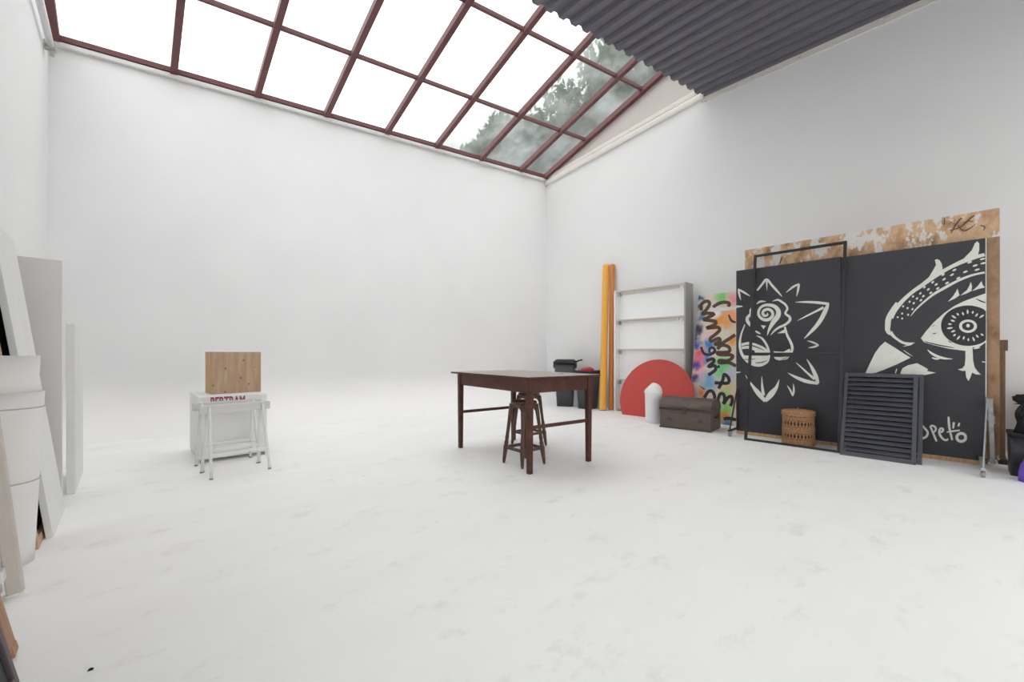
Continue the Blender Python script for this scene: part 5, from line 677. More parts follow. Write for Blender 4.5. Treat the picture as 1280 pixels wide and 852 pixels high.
# ------------------------------------------------------------------ table
t = thing('work_table', 'dark brown wooden work table with thin straight legs in the middle of the floor', 'table', (3.17, 3.287, 0), math.radians(-7))
W2, L2 = .383, .652
MB().box(-W2 - .045, W2 + .13, -L2 - .045, L2 + .16, .868, .8855).build('tabletop', M['darkwood'], t, .003)
MB().box(-W2 - .042, W2 + .127, -L2 - .042, L2 + .157, .8855, .888).build('top_surface', M['tabletop'], t)
mb = MB()
for s in (-1, 1):
    mb.box(s * W2 - .014, s * W2 + .014, -L2 + .02, L2 - .02, .738, .868)
    mb.box(-W2 + .02, W2 - .02, s * L2 - .014, s * L2 + .014, .738, .868)
mb.build('apron', M['darkwood'], t, .003)
for sx in (-1, 1):
    for sy in (-1, 1):
        MB().add([(sx * W2 + a * .028, sy * L2 + b * .028, .865) for a, b in ((-1, -1), (1, -1), (1, 1), (-1, 1))] +
                 [(sx * W2 + a * .022, sy * L2 + b * .022, 0) for a, b in ((-1, -1), (1, -1), (1, 1), (-1, 1))],
                 [(0, 1, 2, 3), (7, 6, 5, 4), (0, 4, 5, 1), (1, 5, 6, 2), (2, 6, 7, 3), (3, 7, 4, 0)]).build('leg', M['darkwood'], t, .004)
for s in (-1, 1):
    MB().box(-W2 + .02, W2 - .02, s * L2 - .012, s * L2 + .012, .405, .437).build('rail', M['darkwood'], t, .003)
h = MB().tube([(.28, -.36, .8875), (.28, -.36, .8895)], .022, 20).build('cable_hole', M['artblack'], t)
h['label'] = 'small black cable hole in the tabletop'

# ------------------------------------------------------------------ stools
def make_stool(loc, rot, label):
    t = thing('bar_stool', label, 'stool', loc, rot, 'turned wooden stools under the table')
    MB().lathe([(0, .60), (.118, .60), (.130, .606), (.133, .616), (.130, .626), (.118, .632), (0, .632)], 40, close=False).build('seat', M['stoolwood'], t)
    mb = MB(); q = .092
    # arched apron boards
    for k in range(4):
        a = k * PI / 2
        poly = [(-q, .60), (q, .60), (q, .535)] + [(q * .72 * math.cos(b), .535 + .035 * math.sin(b)) for b in [i * PI / 8 for i in range(9)]] + [(-q, .535)]
        sub = MB().prism(poly, 'y', -q - .009, -q + .009)
        rm = Matrix.Rotation(a, 4, 'Z'); mb.add(sub.v, sub.f, False, rm)
    mb.build('apron', M['stoolwood'], t, .002)
    for k in range(4):
        a = PI / 4 + k * PI / 2; c, s = math.cos(a), math.sin(a)
        r0, r1 = .125, .205
        prof = [(0, .011), (.03, .016), (.10, .020), (.135, .022), (.15, .024), (.17, .024), (.185, .019), (.21, .022), (.23, .017), (.26, .020), (.30, .017), (.42, .018), (.52, .021), (.60, .021)]
        pts = [((r1 + (r0 - r1) * z / .60) * c, (r1 + (r0 - r1) * z / .60) * s, z) for z, r in prof]
        MB().tube(pts, [r for z, r in prof], 14).build('leg', M['stoolwood'], t)
    rr = r1 + (r0 - r1) * .16 / .60
    for k in range(4):
        a = PI / 4 + k * PI / 2; b = a + PI / 2
        MB().bar((rr * math.cos(a), rr * math.sin(a), .16), (rr * math.cos(b), rr * math.sin(b), .16), .018, .030).build('stretcher', M['stoolwood'], t, .003)
    return t
st = make_stool((2.93, 2.985, 0), (0, 0, math.radians(-4)), 'dark turned wooden stool under the table, closer to the near table leg')
dup(st, (3.56, 3.54, 0), (0, 0, math.radians(-4)), 'dark turned wooden stool under the table, half hidden behind the nearer stool')

# ------------------------------------------------------------------ white plinth, trestles, pine block
t = thing('plinth', 'white box plinth with pink lettering behind the white trestles', 'plinth', (.83, 5.56, 0))
mb = MB().box(-.30, .30, -.39, .41, .035, .665); mb.build('body', M['white'], t, .004)
for sx in (-1, 1):
    for sy in (-.36, .38): MB().tube([(sx * .27, sy, 0), (sx * .27, sy, .035)], .018, 12).build('foot', M['rubber'], t)
cu = bpy.data.curves.new('lettering', 'FONT'); cu.body = 'BERTRAM'; cu.size = .135; cu.align_x = 'CENTER'; cu.offset = .004; cu.space_character = .98
to = bpy.data.objects.new('lettering_source', cu); COL.objects.link(to)
me = bpy.data.meshes.new_from_object(to); bpy.data.objects.remove(to)
lo = bpy.data.objects.new('lettering', me); COL.objects.link(lo); lo.parent = t
sxx = .30 / (max(v.co.x for v in me.vertices) - min(v.co.x for v in me.vertices))
lo.scale = (sxx, 1, 1); lo.location = (-.055, -.392, .562); lo.rotation_euler = (PI / 2, 0, 0)
me.materials.clear(); me.materials.append(M['pink']); lo['label'] = 'pink printed lettering'

def make_trestle(loc, rot, label):
    t = thing('trestle', label, 'trestle', loc, rot, 'nested white trestles')
    MB().box(-.285, .285, -.022, .022, .560, .634).build('beam', M['beam_grey'], t, .004)
    for sx in (-1, 1):
        for sy in (-1, 1):
            l = MB().tube([(sx * .215, sy * .024, .62), (sx * .232, sy * .16, .010)], .013, 12).build('leg', M['white_metal'], t)
            MB().tube([(sx * .2310, sy * .1585, .012), (sx * .2325, sy * .161, 0)], .0145, 12).build('rubber_foot', M['rubber'], l)
    for sy in (-1, 1):
        k = (.62 - .20) / .61
        MB().bar((-.215 - .017 * k, sy * (.024 + .136 * k), .20), (.215 + .017 * k, sy * (.024 + .136 * k), .20), .016, .024).build('cross_bar', M['white_metal'], t, .002)
    return t
tr = make_trestle((.757, 4.63, 0), (0, 0, math.radians(6)), 'front white steel trestle, nearest the camera of the two before the plinth')
dup(tr, (.742, 4.955, 0), (0, 0, math.radians(3)), 'second white steel trestle, standing between the front trestle and the white plinth')

t = thing('wooden_block', 'knotty pine plywood box standing on the white plinth', 'box', (.666, 5.47, .665), math.radians(4))
MB().box(.0, .475, .0, .27, 0, .456).build('body', M['pine'], t, .004)
MB().box(-.001, .012, -.003, .273, .0, .457).build('side_panel', M['rawpine'], t, .003)
MB().box(.463, .476, -.003, .273, 0, .457).build('side_panel', M['rawpine'], t, .003)

# ------------------------------------------------------------------ boards against the left wall
tag(MB().box(-.345, -.295, 4.745, 5.55, 0, 1.34).build('foam_board', M['white'], None, .004), 'low thick white board standing upright, farthest from the camera on the left', 'board')
tag(MB().box(-.74, -.352, 4.575, 4.605, 0, 1.80).build('partition_board', M['greyboard'], None, .003), 'tall grey board standing square to the left wall beside the low white board', 'board')
# leaning board: bottom x, top x
def lean_panel(name, mat, x0, x1, y0, y1, h, th, parent=None, bevel=.003):
    """panel leaning towards -x: front foot at x0, front top at x1 where the height is h"""
    a = math.atan2(x0 - x1, h); L = math.hypot(x0 - x1, h)
    mb = MB().box(-th, 0, y0, y1, 0, L)
    z0 = th * math.sin(a)
    return mb.build(name, mat, parent, bevel, (x0, 0, 0 * z0), (0, -a, 0))
o = lean_panel('leaning_board', M['white'], -.320, -.555, 3.70, 4.336, 1.865, .032)
tag(o, 'white board leaning toward the left wall right behind the rolled white sheets', 'board')
t = thing('stretched_canvas', 'framed dark canvas leaning behind the white board, showing a strip of raw wood', 'canvas', (-.362, 0, 0), (0, -.1255, 0))
MB().box(-.075, -.022, 3.55, 4.28, 0, 1.92).build('canvas', M['louver_back'], t)
mb = MB().box(-.022, 0, 3.535, 3.58, 0, 1.94).box(-.022, 0, 4.25, 4.30, 0, 1.94).box(-.022, 0, 3.58, 4.25, 0, .05).box(-.022, 0, 3.58, 4.25, 1.89, 1.94)
mb.build('wooden_frame', M['tan'], t, .003)

def roll_mesh(r0, r1, z0, z1, th, turns=1.25, n=60, growth=.006):
    mb = MB(); vs = []; N = int(n * turns)
    for j in range(9):
        f = j / 8; z = z0 + (z1 - z0) * f; r = r0 + (r1 - r0) * f
        for k in range(N + 1):
            a = 2 * PI * k / n - 2.2; g = growth * k / n
            vs.append(((r - g) * math.cos(a), (r - g) * math.sin(a), z))
            vs.append(((r - g - th) * math.cos(a), (r - g - th) * math.sin(a), z))
    S = 2 * (N + 1); fs = []
    for j in range(8):
        for k in range(N):
            p = j * S + 2 * k
            fs += [(p, p + 2, p + S + 2, p + S), (p + 1, p + S + 1, p + S + 3, p + 3)]
    for k in range(N):
        p = 2 * k; q = 8 * S + 2 * k
        fs += [(p, p + 1, p + 3, p + 2), (q, q + 2, q + 3, q + 1)]
    for k in (0, N):
        for j in range(8):
            p = j * S + 2 * k
            fs.append((p, p + S, p + S + 1, p + 1))
    mb.add(vs, fs, True); return mb
t = thing('rolled_sheet', 'outer rolled white vinyl sheet standing on the floor, flaring open at its top', 'roll', (-.472, 3.383, 0))
roll_mesh(.112, .150, 0, .90, .004).build('sheet', M['offwhite'], t)
for z in (.43, .815):
    r = .112 + .038 * z / .9
    MB().lathe([(r + .0005, z), (r + .0025, z + .001), (r + .0030, z + .006), (r + .0012, z + .007)], 48, close=False).build('taped_seam', M['seam'], t)
t = thing('rolled_sheet', 'inner rolled white sheet sticking up out of the wider white roll', 'roll', (-.472, 3.383, 0))
roll_mesh(.085, .134, 0, 1.09, .004).build('sheet', M['offwhite'], t)

t = thing('folded_easel', 'grey-beige painted wooden easel with a short ledge leaning in front of the white rolls', 'frame', (-.345, 2.925, 0), (0, -.092, 0))
MB().box(-.053, 0, 0, .045, 0, 1.6).build('stile', M['greige'], t, .006)
MB().box(-.135, -.075, -.03, .10, .0, 1.6).build('stile', M['greige'], t, .006)
MB().box(-.10, -.042, -.06, .04, .095, .145).build('ledge', M['white'], t, .004)
MB().box(-.056, .003, -.004, .049, .0, .012).build('foot', M['white'], t, .002)

t = thing('wooden_batten', 'orange-brown wooden batten leaning on the left wall near the camera', 'batten', (-.292, 2.33, 0), (0, -.19, 0))
MB().box(-.030, 0, -.045, .045, .035, 2.2).build('batten', M['orangewood'], t, .004)
MB().box(-.026, 0.004, -.035, .04, .012, .05).build('end_block', M['orangewood'], t, .006)
t = thing('framed_panel', 'dark framed panel leaning at the left edge in the foreground', 'panel', (-.262, 0, 0), (0, -.20, 0))
MB().box(-.03, -.012, 1.2, 2.13, .03, 1.5).build('panel', M['louver_back'], t)
mb = MB().box(-.034, 0, 2.11, 2.150, 0, 1.53).box(-.034, 0, 1.18, 1.22, 0, 1.53).box(-.034, 0, 1.22, 2.11, 0, .04).box(-.034, 0, 1.22, 2.11, 1.49, 1.53)
mb.build('frame', plain('dark_purple_brown_wood', (74, 62, 68), .5), t, .004)
o = lean_panel('thin_grey_sheet', M['greyboard'], -.305, -.305 - .2 * 1.5, 1.25, 2.215, 1.5, .012)
tag(o, 'thin grey sheet leaning between the dark framed panel and the batten', 'sheet')
mb = MB().add([(-.016, -.006, 0), (.012, -.012, 0), (.018, .006, 0), (-.004, .014, 0), (-.010, -.003, .010), (.008, -.006, .013), (.011, .004, .009), (-.002, .008, .011)],
              [(3, 2, 1, 0), (4, 5, 6, 7), (0, 1, 5, 4), (1, 2, 6, 5), (2, 3, 7, 6), (3, 0, 4, 7)])
crumb = mb.build('crumb', M['black_cloth'], None, .002, (-.092, 2.06, 0)); crumb.scale = (.55, .55, .55)
tag(crumb, 'tiny black crumb lying on the white floor in the left foreground', 'scrap')

# ------------------------------------------------------------------ far right corner: bins and paper rolls
def tapered(mb, hx0, hy0, z0, hx1, hy1, z1, r=.06, n=6):
    rings = []
    for hx, hy, z in ((hx0, hy0, z0), (hx1, hy1, z1)):
        ring = []
        for cx, cy, a0 in ((1, 1, 0), (-1, 1, PI / 2), (-1, -1, PI), (1, -1, 1.5 * PI)):
            for k in range(n + 1):
                a = a0 + PI / 2 * k / n
                ring.append((cx * (hx - r) + r * math.cos(a), cy * (hy - r) + r * math.sin(a), z))
        rings.append(ring)
    m = len(rings[0])
    mb.add(rings[0] + rings[1], [(i, (i + 1) % m, (i + 1) % m + m, i + m) for i in range(m)], True)
    mb.add(rings[0], [tuple(range(m))[::-1]]); mb.add(rings[1], [tuple(range(m))])
    return mb
t = thing('rubbish_bin', 'large dark plastic bin with a hinged lid and handle in the far corner', 'bin', (6.84, 5.715, 0), math.radians(-55))
tapered(MB(), .165, .165, 0, .215, .215, .90, .05).build('body', M['dark_plastic'], t)
lid = tapered(MB(), .235, .23, .90, .24, .235, .935, .05); tapered(lid, .23, .225, .935, .18, .17, .985, .05)
lid.build('lid', M['black_plastic'], t)
for s in (-1, 1): MB().box(s * .225 - .012, s * .225 + .012, -.16, .16, .80, .90).build('rim_rib', M['black_plastic'], t, .006)
MB().tube([(.22, -.14, .93), (.31, -.15, .965), (.35, -.13, .97), (.35, .13, .97), (.31, .15, .965), (.22, .14, .93)], .016, 10).build('handle', M['black_plastic'], t)
t = thing('rubbish_bin', 'lower open black bin with a red cloth on it beside the yellow roll', 'bin', (6.86, 5.14, 0), math.radians(12))
tapered(MB(), .17, .15, 0, .215, .19, .73, .05).build('body', M['dark_plastic'], t)
tapered(MB(), .23, .205, .73, .235, .21, .765, .05).build('rim', M['black_plastic'], t)
def lumpy(rx, ry, rz, seed, amp=.25, n=20, m=12, base=0):
    rnd = random.Random(seed); ph = [(rnd.uniform(1, 4), rnd.uniform(1, 4), rnd.uniform(0, 6)) for _ in range(5)]
    mb = MB(); vs = []; fs = []
    for j in range(m + 1):
        th = PI * j / m
        for k in range(n):
            a = 2 * PI * k / n
            w = 1 + amp * sum(math.sin(p * a * round(p) / p + q * th * 2 + r) for p, q, r in ph) / 5
            vs.append((rx * math.sin(th) * math.cos(a) * w, ry * math.sin(th) * math.sin(a) * w, max(base, rz * math.cos(th) * w)))
    for j in range(m):
        for k in range(n): fs.append((j * n + k, (j + 1) * n + k, (j + 1) * n + (k + 1) % n, j * n + (k + 1) % n))
    return mb.add(vs, fs, True)
tag(lumpy(.17, .13, .055, 4, .4, base=0).build('red_cloth', M['red_cloth'], None, 0, (6.86, 5.14, .765)), 'crumpled red cloth lying on the lower black bin', 'cloth')

def paper_roll(name, p0, p1, r, mat, label):
    p0 = Vector(p0); d = Vector(p1) - p0
    t = thing(name, label, 'roll', p0, d.to_track_quat('Z', 'Y').to_euler(), 'long background paper rolls leaning on the right wall')
    L = d.length
    prof = [(r * .45, 0), (r * .97, 0), (r, .01), (r, L - .03), (r * .93, L - .005), (r * .8, L), (r * .45, L)]
    MB().lathe(prof, 28, close=False).build('paper', mat, t)
    MB().lathe([(r * .38, .01), (r * .46, .01), (r * .46, L - .01), (r * .38, L - .01)], 24).build('core', M['card_core'], t)
paper_roll('paper_roll', (6.775, 4.72, .015), (7.14, 4.895, 2.90), .066, M['yellow'], 'yellow paper roll leaning on the right wall, left of the two rolls')
paper_roll('paper_roll', (6.97, 4.66, .01), (7.195, 4.785, 2.90), .052, M['orange'], 'orange-brown paper roll tucked between the yellow roll and the white shelf unit')

# ------------------------------------------------------------------ empty shelf unit
SH = 2.31
t = thing('shelf_unit', 'tall empty white shelf unit standing against the right wall behind the red disc', 'shelf', (6.90, 3.85, 0))
MB().box(0, .30, .675, .70, 0, SH).build('side_panel', M['shelf'], t, .003)
MB().box(0, .30, -.70, -.675, 0, SH).build('side_panel', M['shelf_grey'], t, .003)
MB().box(.162, .175, -.68, .68, .0, SH).build('back_panel', M['shelf'], t)
for z in (.03, .60, 1.18, 1.745, SH - .012):
    s = MB().box(.10, .165, -.675, .675, z - .012, z + .012).build('shelf_board', M['shelf'], t)
    MB().box(.088, .10, -.675, .675, z - .013, z + .013).build('edge_strip', M['shelf_edge'], s)
    for y in (.655, -.655):
        MB().box(.06, .16, y - .02, y + .02, z - .085, z - .013).build('bracket', M['shelf_grey'], s, .003)
    if z > 1.5: MB().box(.12, .16, -.52, .62, z - .055, z - .013).build('under_rail', M['shelf_rail'], s, .003)

# ------------------------------------------------------------------ red disc
a = math.atan2(.25, 1.0); mb = MB(); N = 72; rr = .682; zc = .352
pts = []
b0 = math.asin(-zc / rr)
for i in range(N + 1):
    an = b0 + (PI - 2 * b0) * i / N; pts.append((rr * math.cos(an), zc + rr * math.sin(an)))
mb.prism([(p[0], p[1]) for p in pts], 'x', 0, .018)
tag(mb.build('red_disc', M['red'], None, .003, (6.605, 3.595, 0), (0, a, 0)), 'large red round panel with a flat cut base leaning on the white shelf unit', 'panel')

# ------------------------------------------------------------------ white swing bin
t = thing('swing_bin', 'white plastic bin with a domed lid in front of the red disc', 'bin', (6.215, 3.36, 0), math.radians(30))
MB().lathe([(.116, 0), (.122, .01), (.132, .46), (.137, .47), (.137, .485)], 40).build('body', M['plastic_white'], t)
mb = MB(); vs = []; fs = []; n = 64; m = 24
for j in range(m + 1):
    th = PI / 2 * j / m
    for k in range(n):
        an = 2 * PI * k / n; x = .137 * math.cos(th) * math.cos(an); y = .137 * math.cos(th) * math.sin(an); z = .485 + .15 * math.sin(th)
        # one side of the dome is cut by the sloping flap
        cap = .508 + max(0, .137 - y) * 1.02
        vs.append((x, y, min(z, cap)))
for j in range(m):
    for k in range(n): fs.append((j * n + k, j * n + (k + 1) % n, (j + 1) * n + (k + 1) % n, (j + 1) * n + k))
mb.add(vs, fs, True); mb.build('lid', M['plastic_white'], t)
MB().lathe([(.137, .478), (.142, .480), (.142, .492), (.137, .494)], 40, close=False).build('rim', M['plastic_white'], t)

# ------------------------------------------------------------------ trunk
t = thing('trunk', 'old dark brown domed trunk on the floor left of the black mural', 'chest', (6.185, 2.755, 0), math.radians(6.3))
# local: y along the length, x depth (front at -x)
D, Lh = .25, .36
MB().box(-D, D, -Lh, Lh, 0, .285).build('body', M['trunk'], t, .008)
poly = [(-D - .004, .288), (D + .004, .288)] + [((D + .004) * math.cos(PI * i / 16), .315 + .135 * math.sin(PI * i / 16)) for i in range(17)]
MB().prism(poly, 'y', -Lh - .004, Lh + .004).build('lid', M['trunk'], t, .006)
mb = MB().box(-D - .010, -D, -Lh - .008, Lh + .008, .268, .288).box(-D - .012, -D, -Lh - .010, Lh + .010, .292, .312)
mb.box(-D - .008, -D, -Lh - .006, Lh + .006, 0, .02)
mb.build('edge_band', M['trunk_dark'], t, .003)
lk = MB().box(-D - .018, -D - .008, -.028, .028, .225, .330).build('lock_hasp', M['brass'], t, .004)
for y in (-.22, .22):
    MB().box(-D - .010, -D, y - .03, y + .03, .12, .15).build('catch', M['brass'], t, .004)
for s in (-1, 1):
    mb = MB()
    mb.tube([(-.07, s * (Lh + .004), .20), (-.06, s * (Lh + .03), .185), (.06, s * (Lh + .03), .185), (.07, s * (Lh + .004), .20)], .009, 8)
    mb.build('side_handle', M['trunk_dark'], t)

# ------------------------------------------------------------------ painted panels
def art(mb, items, want, xf):
    """flat brush marks on a board's face; xf(a, z, layer) gives the point"""
    for idx, (lay, loops) in enumerate(items):
        layer = lay + idx * .004
        if want is not None and lay not in want: continue
        if len(loops) == 2:
            A, B = loops; n = len(A)
            mb.add([xf(a, z, layer) for a, z in A] + [xf(a, z, layer) for a, z in B], [(i, i + 1, n + i + 1, n + i) for i in range(n - 1)])
        else:
            L = loops[0]; Q = [p for i, p in enumerate(L) if math.dist(p, L[i - 1]) > .0012]
            bm = bmesh.new(); vv = [bm.verts.new((a, z, 0)) for a, z in Q]
            bm.faces.new(vv); bmesh.ops.triangulate(bm, faces=bm.faces[:]); bm.verts.index_update()
            mb.add([xf(v.co.x, v.co.y, layer) for v in bm.verts], [tuple(v.index for v in f.verts) for f in bm.faces]); bm.free()
    return mb
# graffiti board
ga = math.atan2(.40, 2.1)
t = thing('graffiti_board', 'narrow board sprayed in bright colours with dark scrawl, leaning left of the black mural', 'board', (6.80, 3.06, 0), (0, ga, 0))
gb = MB().box(0, .02, -.92, 0, 0, 2.14).build('board', graffiti_mat(BLOBS), t)
gx = lambda a, z, l: (-.0015 - .001 * l, -a, z)
art(MB(), ART['brown'], None, gx).build('brown_scrawl', M['gbrown'], t)
for n_, it in enumerate(ART['black']): art(MB(), [it], None, lambda a, z, l: (-.0016 - .00003 * n_, -a, z)).build('black_scrawl', M['gblack'], t)
art(MB(), ART['white'], None, gx).build('white_spray_line', M['gwhite'], t)
# mural wall
t = thing('mural_panel', 'big black panel painted with a white rose and a large bird eye, on braced casters', 'panel', (6.18, 2.11, 0))
MB().box(0, .045, -1.150, 0, .045, 2.245).build('board', M['blackpaint'], t, .002)
MB().box(0, .045, -2.275, -1.154, .045, 2.235).build('board', M['blackpaint'], t, .002)
MB().box(.003, .043, -2.275, 0, .0, .045).build('bottom_rail', M['rawpine'], t, .002)
mx = lambda a, z, l: (-.0015 - .001 * l, -a, z)
art(MB(), ART['rose'], None, mx).build('painted_rose', M['artwhite'], t)
for it in ART['rose_line']: art(MB(), [it], None, mx).build('painted_rose_line', M['artblack'], t)
eye = art(MB(), ART['eye'], None, mx).build('painted_eye', M['artwhite'], t)
art(MB(), ART['eye_iris'], None, mx).build('iris', M['artblack'], eye)
art(MB(), ART['eye_ring'], None, mx).build('iris_ring', M['artwhite'], eye)
art(MB(), ART['eye_pupil'], None, mx).build('pupil', M['artblack'], eye)
art(MB(), ART['eye_glint'], None, mx).build('glint', M['artwhite'], eye)
art(MB(), ART['signature'], None, mx).build('painted_signature', M['artwhite'], t)
def caster(par, x, y):
    c = MB().tube([(x, y - .014, .027), (x, y + .014, .027)], .027, 16).build('caster_wheel', M['rubber'], par)
    MB().box(x - .018, x + .018, y - .022, y - .016, .02, .065).box(x - .018, x + .018, y + .016, y + .022, .02, .065).box(x - .022, x + .022, y - .022, y + .022, .06, .072).build('caster_fork', M['steel'], c)
def brace(par, y, fwd, top, mat, rear=None):
    yt = rear[1] + .02 if rear else y
    m_ = MB().bar((-.02, yt, top), (-fwd, y, .075), .026, .012, (0, 1, 0)).bar((-fwd - .03, y, .08), (.0, y, .08), .03, .02)
    if not rear: m_.bar((-.012, y, top), (-.012, y, .075), .028, .010, (0, 1, 0))
    br = m_.build('brace', mat, par, .002)
    if rear: MB().bar((-.006, rear[1], top), (rear[0], rear[1] - .02, .02), .010, .034, (0, 1, 0)).build('rear_strut', mat, par, .002)
    return br
b = brace(t, -.02, .30, .62, M['black_metal']); caster(t, -.28, -.02)
b = brace(t, -2.245, .60, .66, M['steel'], (.062, -2.304)); caster(t, -.58, -2.245)
MB().box(0, .045, -2.281, -2.275, .68, 2.235).build('edge_strip', M['white'], t)

t = thing('brown_board', 'tall brown board with torn white paper standing behind the black mural panel', 'board', (6.27, 2.03, 0))
MB().box(0, .035, -2.29, 0, .06, 2.53).build('board', M['torn'], t, .002)
MB().box(-.004, .0, -2.29, -2.205, .06, 2.25).build('bare_strip', M['bare'], t)
mb = MB().box(.035, .085, -2.29, -2.23, .06, 2.53).box(.035, .085, -.06, 0, .06, 2.53).box(.035, .085, -2.23, -.06, .06, .12).box(.035, .085, -2.23, -.06, 2.47, 2.53)
mb.build('frame', M['boardside'], t, .003)
for n_, it in enumerate(ART['scribble']): art(MB(), [it], None, lambda a, z, l: (-.0015 - .00003 * n_, -a, z)).build('dark_scribble', M['gbrown'], t)
for y in (-2.2, -.1):
    c = MB().tube([(.05, y - .014, .027), (.05, y + .014, .027)], .027, 16).build('caster_wheel', M['rubber'], t)
    MB().box(.03, .07, y - .024, y - .017, .02, .06).box(.03, .07, y + .017, y + .024, .02, .06).box(.03, .07, y - .024, y + .024, .055, .066).build('caster_fork', M['darksteel'], c)
t = thing('wooden_stand', 'old brown batten stand upright at the right end behind the brown board', 'stand', (6.50, -.285, 0))
MB().box(-.03, .03, -.02, .03, 0, 1.24).build('post', M['batten'], t, .003)
MB().box(-.05, .05, -.035, .04, 1.13, 1.24).build('head_block', M['batten'], t, .003)
MB().box(-.12, .12, -.03, .03, 0, .05).build('foot', M['darksteel'], t, .003)

# ------------------------------------------------------------------ black steel frame leaning on the mural
FH = 2.45; fa = math.atan2(.345, 2.24)
t = thing('steel_frame', 'empty black steel door frame with a middle bar leaning on the mural panel', 'frame', (5.79, 1.395, 0), (0, fa, 0))
for s in (-1, 1):
    MB().box(0, .03, s * .475 - .015, s * .475 + .015, 0, FH).build('upright', M['black_metal'], t, .002)
for z in (.015, 1.115, FH - .015):
    MB().box(0, .03, -.46, .46, z - .014, z + .014).build('crossbar', M['black_metal'], t, .002)

# ------------------------------------------------------------------ louvred shutters
def shutter(loc, rot, label):
    t = thing('louvre_panel', label, 'shutter', loc, rot, 'dark louvred panels leaning on the mural')
    Hh, Wd, th = .945, .60, .035
    MB().box(0, th, 0, .035, 0, Hh).build('stile', M['louver'], t, .003)
    MB().box(0, th, Wd - .03, Wd, 0, Hh).build('stile', M['louver'], t, .003)
    MB().box(0, th, .035, Wd - .03, 0, .05).build('bottom_rail', M['louver'], t, .003)
    MB().box(0, th, .035, Wd - .03, Hh - .04, Hh).build('top_rail', M['louver'], t, .003)
    n = 16
    for i in range(n):
        z = .055 + (Hh - .10) * (i + .5) / n; d = (Hh - .10) / n
        MB().bar((.016, .035, z), (.016, Wd - .03, z), .010, d * .98, (.62, 0, 1)).build('slat', M['louver'], t, .003)
    return t
la = math.atan2(.33, .87)
sh = shutter((5.715, .302, 0), (0, la, 0), 'front dark slatted louvre panel leaning in front of the mural')
dup(sh, (5.765, .262, 0), (0, la, 0), 'rear dark louvre panel almost hidden behind the front one')

# ------------------------------------------------------------------ lidded cane basket
t = thing('cane_basket', 'round brown woven cane basket with a lid in front of the rose painting', 'basket', (5.995, 1.345, 0)); t.scale = (.94, .94, 1.02)
r0 = .176
def brad(z): return .176 - .010 * (z / .40)
mb = MB(); mb.lathe([(brad(0) - .012, .01), (brad(.2) - .012, .2), (brad(.38) - .012, .38)], 40); mb.build('lining', M['cane_dark'], t)
for z0, z1, nm in ((0, .075, 'woven_band'), (.155, .215, 'woven_band'), (.305, .345, 'woven_band')):
    mb = MB(); k = int((z1 - z0) / .012)
    for i in range(k):
        z = z0 + .006 + i * .012
        mb.tube([((brad(z) + .0035 * math.sin(a * 14 + i * PI)) * math.cos(a), (brad(z) + .0035 * math.sin(a * 14 + i * PI)) * math.sin(a), z) for a in [2 * PI * q / 112 for q in range(113)]], .0062, 6, False)
    mb.build(nm, M['cane'], t)
for z0, z1 in ((.075, .155), (.215, .305)):
    mb = MB()
    for q in range(28):
        a = 2 * PI * q / 28; zm = (z0 + z1) / 2
        for sg in (-1, 1):
            b = a + sg * 2 * PI / 28
            mb.tube([(brad(z0) * math.cos(a), brad(z0) * math.sin(a), z0 - .004), (brad(zm) * math.cos((a + b) / 2), brad(zm) * math.sin((a + b) / 2), zm), (brad(z1) * math.cos(b), brad(z1) * math.sin(b), z1 + .004)], .0045, 6, False)
        mb.tube([(brad(z0) * .99 * math.cos(a + .11), brad(z0) * .99 * math.sin(a + .11), z0), (brad(z1) * .99 * math.cos(a + .11), brad(z1) * .99 * math.sin(a + .11), z1)], .004, 6, False)
    mb.build('open_lattice', M['cane'], t)
mb = MB()
for i in range(5):
    z = .352 + i * .011
    mb.tube([((.177 + .002 * math.sin(a * 16 + i * PI)) * math.cos(a), (.177 + .002 * math.sin(a * 16 + i * PI)) * math.sin(a), z) for a in [2 * PI * q / 96 for q in range(97)]], .0062, 6, False)
mb.lathe([(.176, .398), (.165, .408), (.10, .414), (0, .418)], 40, close=False)
mb.lathe([(.176, .350), (.172, .398)], 40, close=False)
ld = mb.build('lid', M['cane'], t)
MB().tube([(-.03, 0, .414), (-.015, 0, .432), (.015, 0, .432), (.03, 0, .414)], .006, 8).build('lid_loop', M['cane'], ld)

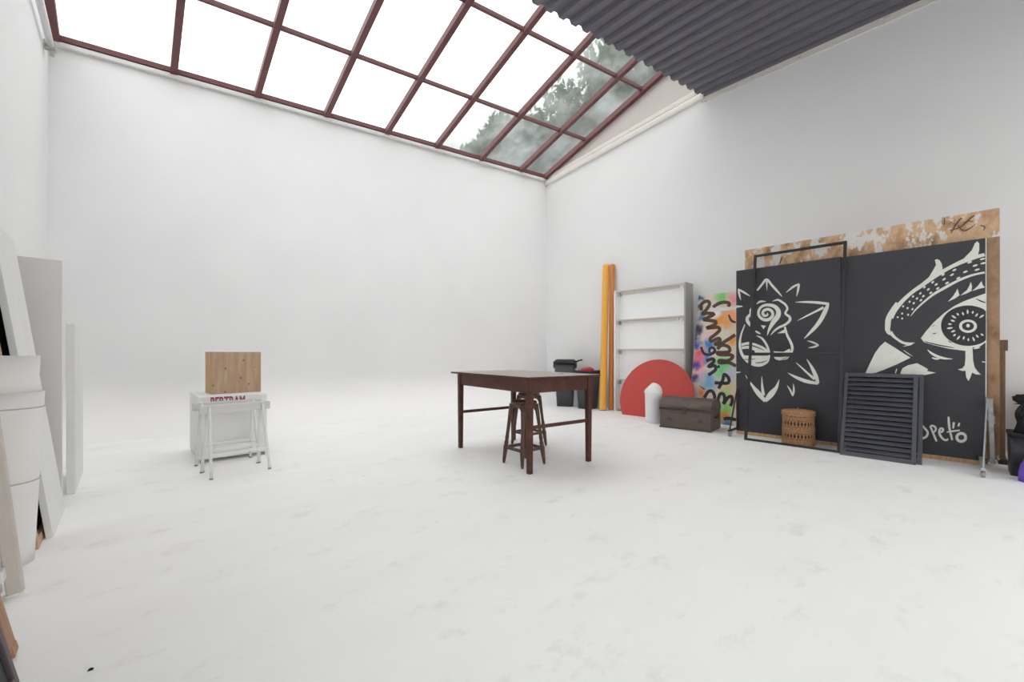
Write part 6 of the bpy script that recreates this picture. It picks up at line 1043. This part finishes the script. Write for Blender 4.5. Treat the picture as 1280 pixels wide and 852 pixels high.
# ------------------------------------------------------------------ clutter at the right edge
t = thing('storage_crate', 'black plastic crate on the floor at the right edge beside the brown board', 'crate', (6.02, -.46, 0))
mb = MB(); tapered(mb, .160, .155, 0, .165, .16, .355, .02); mb.build('body', M['black_plastic'], t)
tapered(MB(), .172, .167, .355, .172, .167, .382, .02).build('rim', M['black_cloth'], t)
o = lumpy(.13, .14, .19, 9, .45, 28, 18, base=-.09)
t = thing('black_bag', 'crumpled black nylon bag heaped on the black crate', 'bag', (6.02, -.47, .472))
o.build('body', M['black_cloth'], t)
lumpy(.10, .11, .11, 12, .5, 24, 14).build('fold', M['black_cloth'], t, 0, (-.02, .02, .17))
MB().tube([(-.11, .10, .05), (-.15, .12, .12), (-.10, .06, .22), (-.04, -.04, .27)], .012, 8).build('strap', M['black_plastic'], t)
t = thing('cardboard_box', 'beige cardboard box against the right wall behind the black bag', 'box', (6.85, -.78, 0))
MB().box(-.22, .22, -.30, .30, 0, .74).build('carton', M['carton'], t, .004)
MB().box(-.225, .225, -.012, .012, .738, .743).build('tape', M['tan'], t)
o = lumpy(.10, .115, .37, 21, .26, 26, 18, base=0)
tag(o.build('purple_bag', M['purple_cloth'], None, 0, (5.685, -.468, 0)), 'purple cloth bag on the floor in front of the black crate', 'bag')

# ------------------------------------------------------------------ sky, camera, view
w = bpy.data.worlds.new('overcast'); sc.world = w; w.use_nodes = True
bg = w.node_tree.nodes['Background']
bg.inputs['Color'].default_value = (.99, .99, .99, 1)
# overcast sky, brighter overhead than at the horizon
wt = w.node_tree
tc = wt.nodes.new('ShaderNodeTexCoord'); sx = wt.nodes.new('ShaderNodeSeparateXYZ'); mr = wt.nodes.new('ShaderNodeMapRange')
wt.links.new(tc.outputs['Generated'], sx.inputs[0]); wt.links.new(sx.outputs['Z'], mr.inputs['Value'])
mr.inputs['From Min'].default_value = 0; mr.inputs['From Max'].default_value = 1
mr.inputs['To Min'].default_value = SKYPOWER * .85; mr.inputs['To Max'].default_value = SKYPOWER
wt.links.new(mr.outputs['Result'], bg.inputs['Strength'])
cam = bpy.data.cameras.new('camera'); co = bpy.data.objects.new('camera', cam); COL.objects.link(co)
cam.sensor_width = 36; cam.lens = 36 * 520 / 1280; cam.shift_y = 16 / 1280; cam.clip_start = .05
co.location = (0, 0, 1.1)
yaw = math.atan2(482, 520)
co.rotation_euler = (PI / 2, 0, -yaw)
sc.camera = co
sc.cycles.max_bounces = 16; sc.cycles.diffuse_bounces = 10; sc.cycles.transparent_max_bounces = 16
vs_ = sc.view_settings
vs_.view_transform = 'Standard'; vs_.look = 'None'; vs_.gamma = 1; vs_.use_curve_mapping = False; vs_.exposure = 0
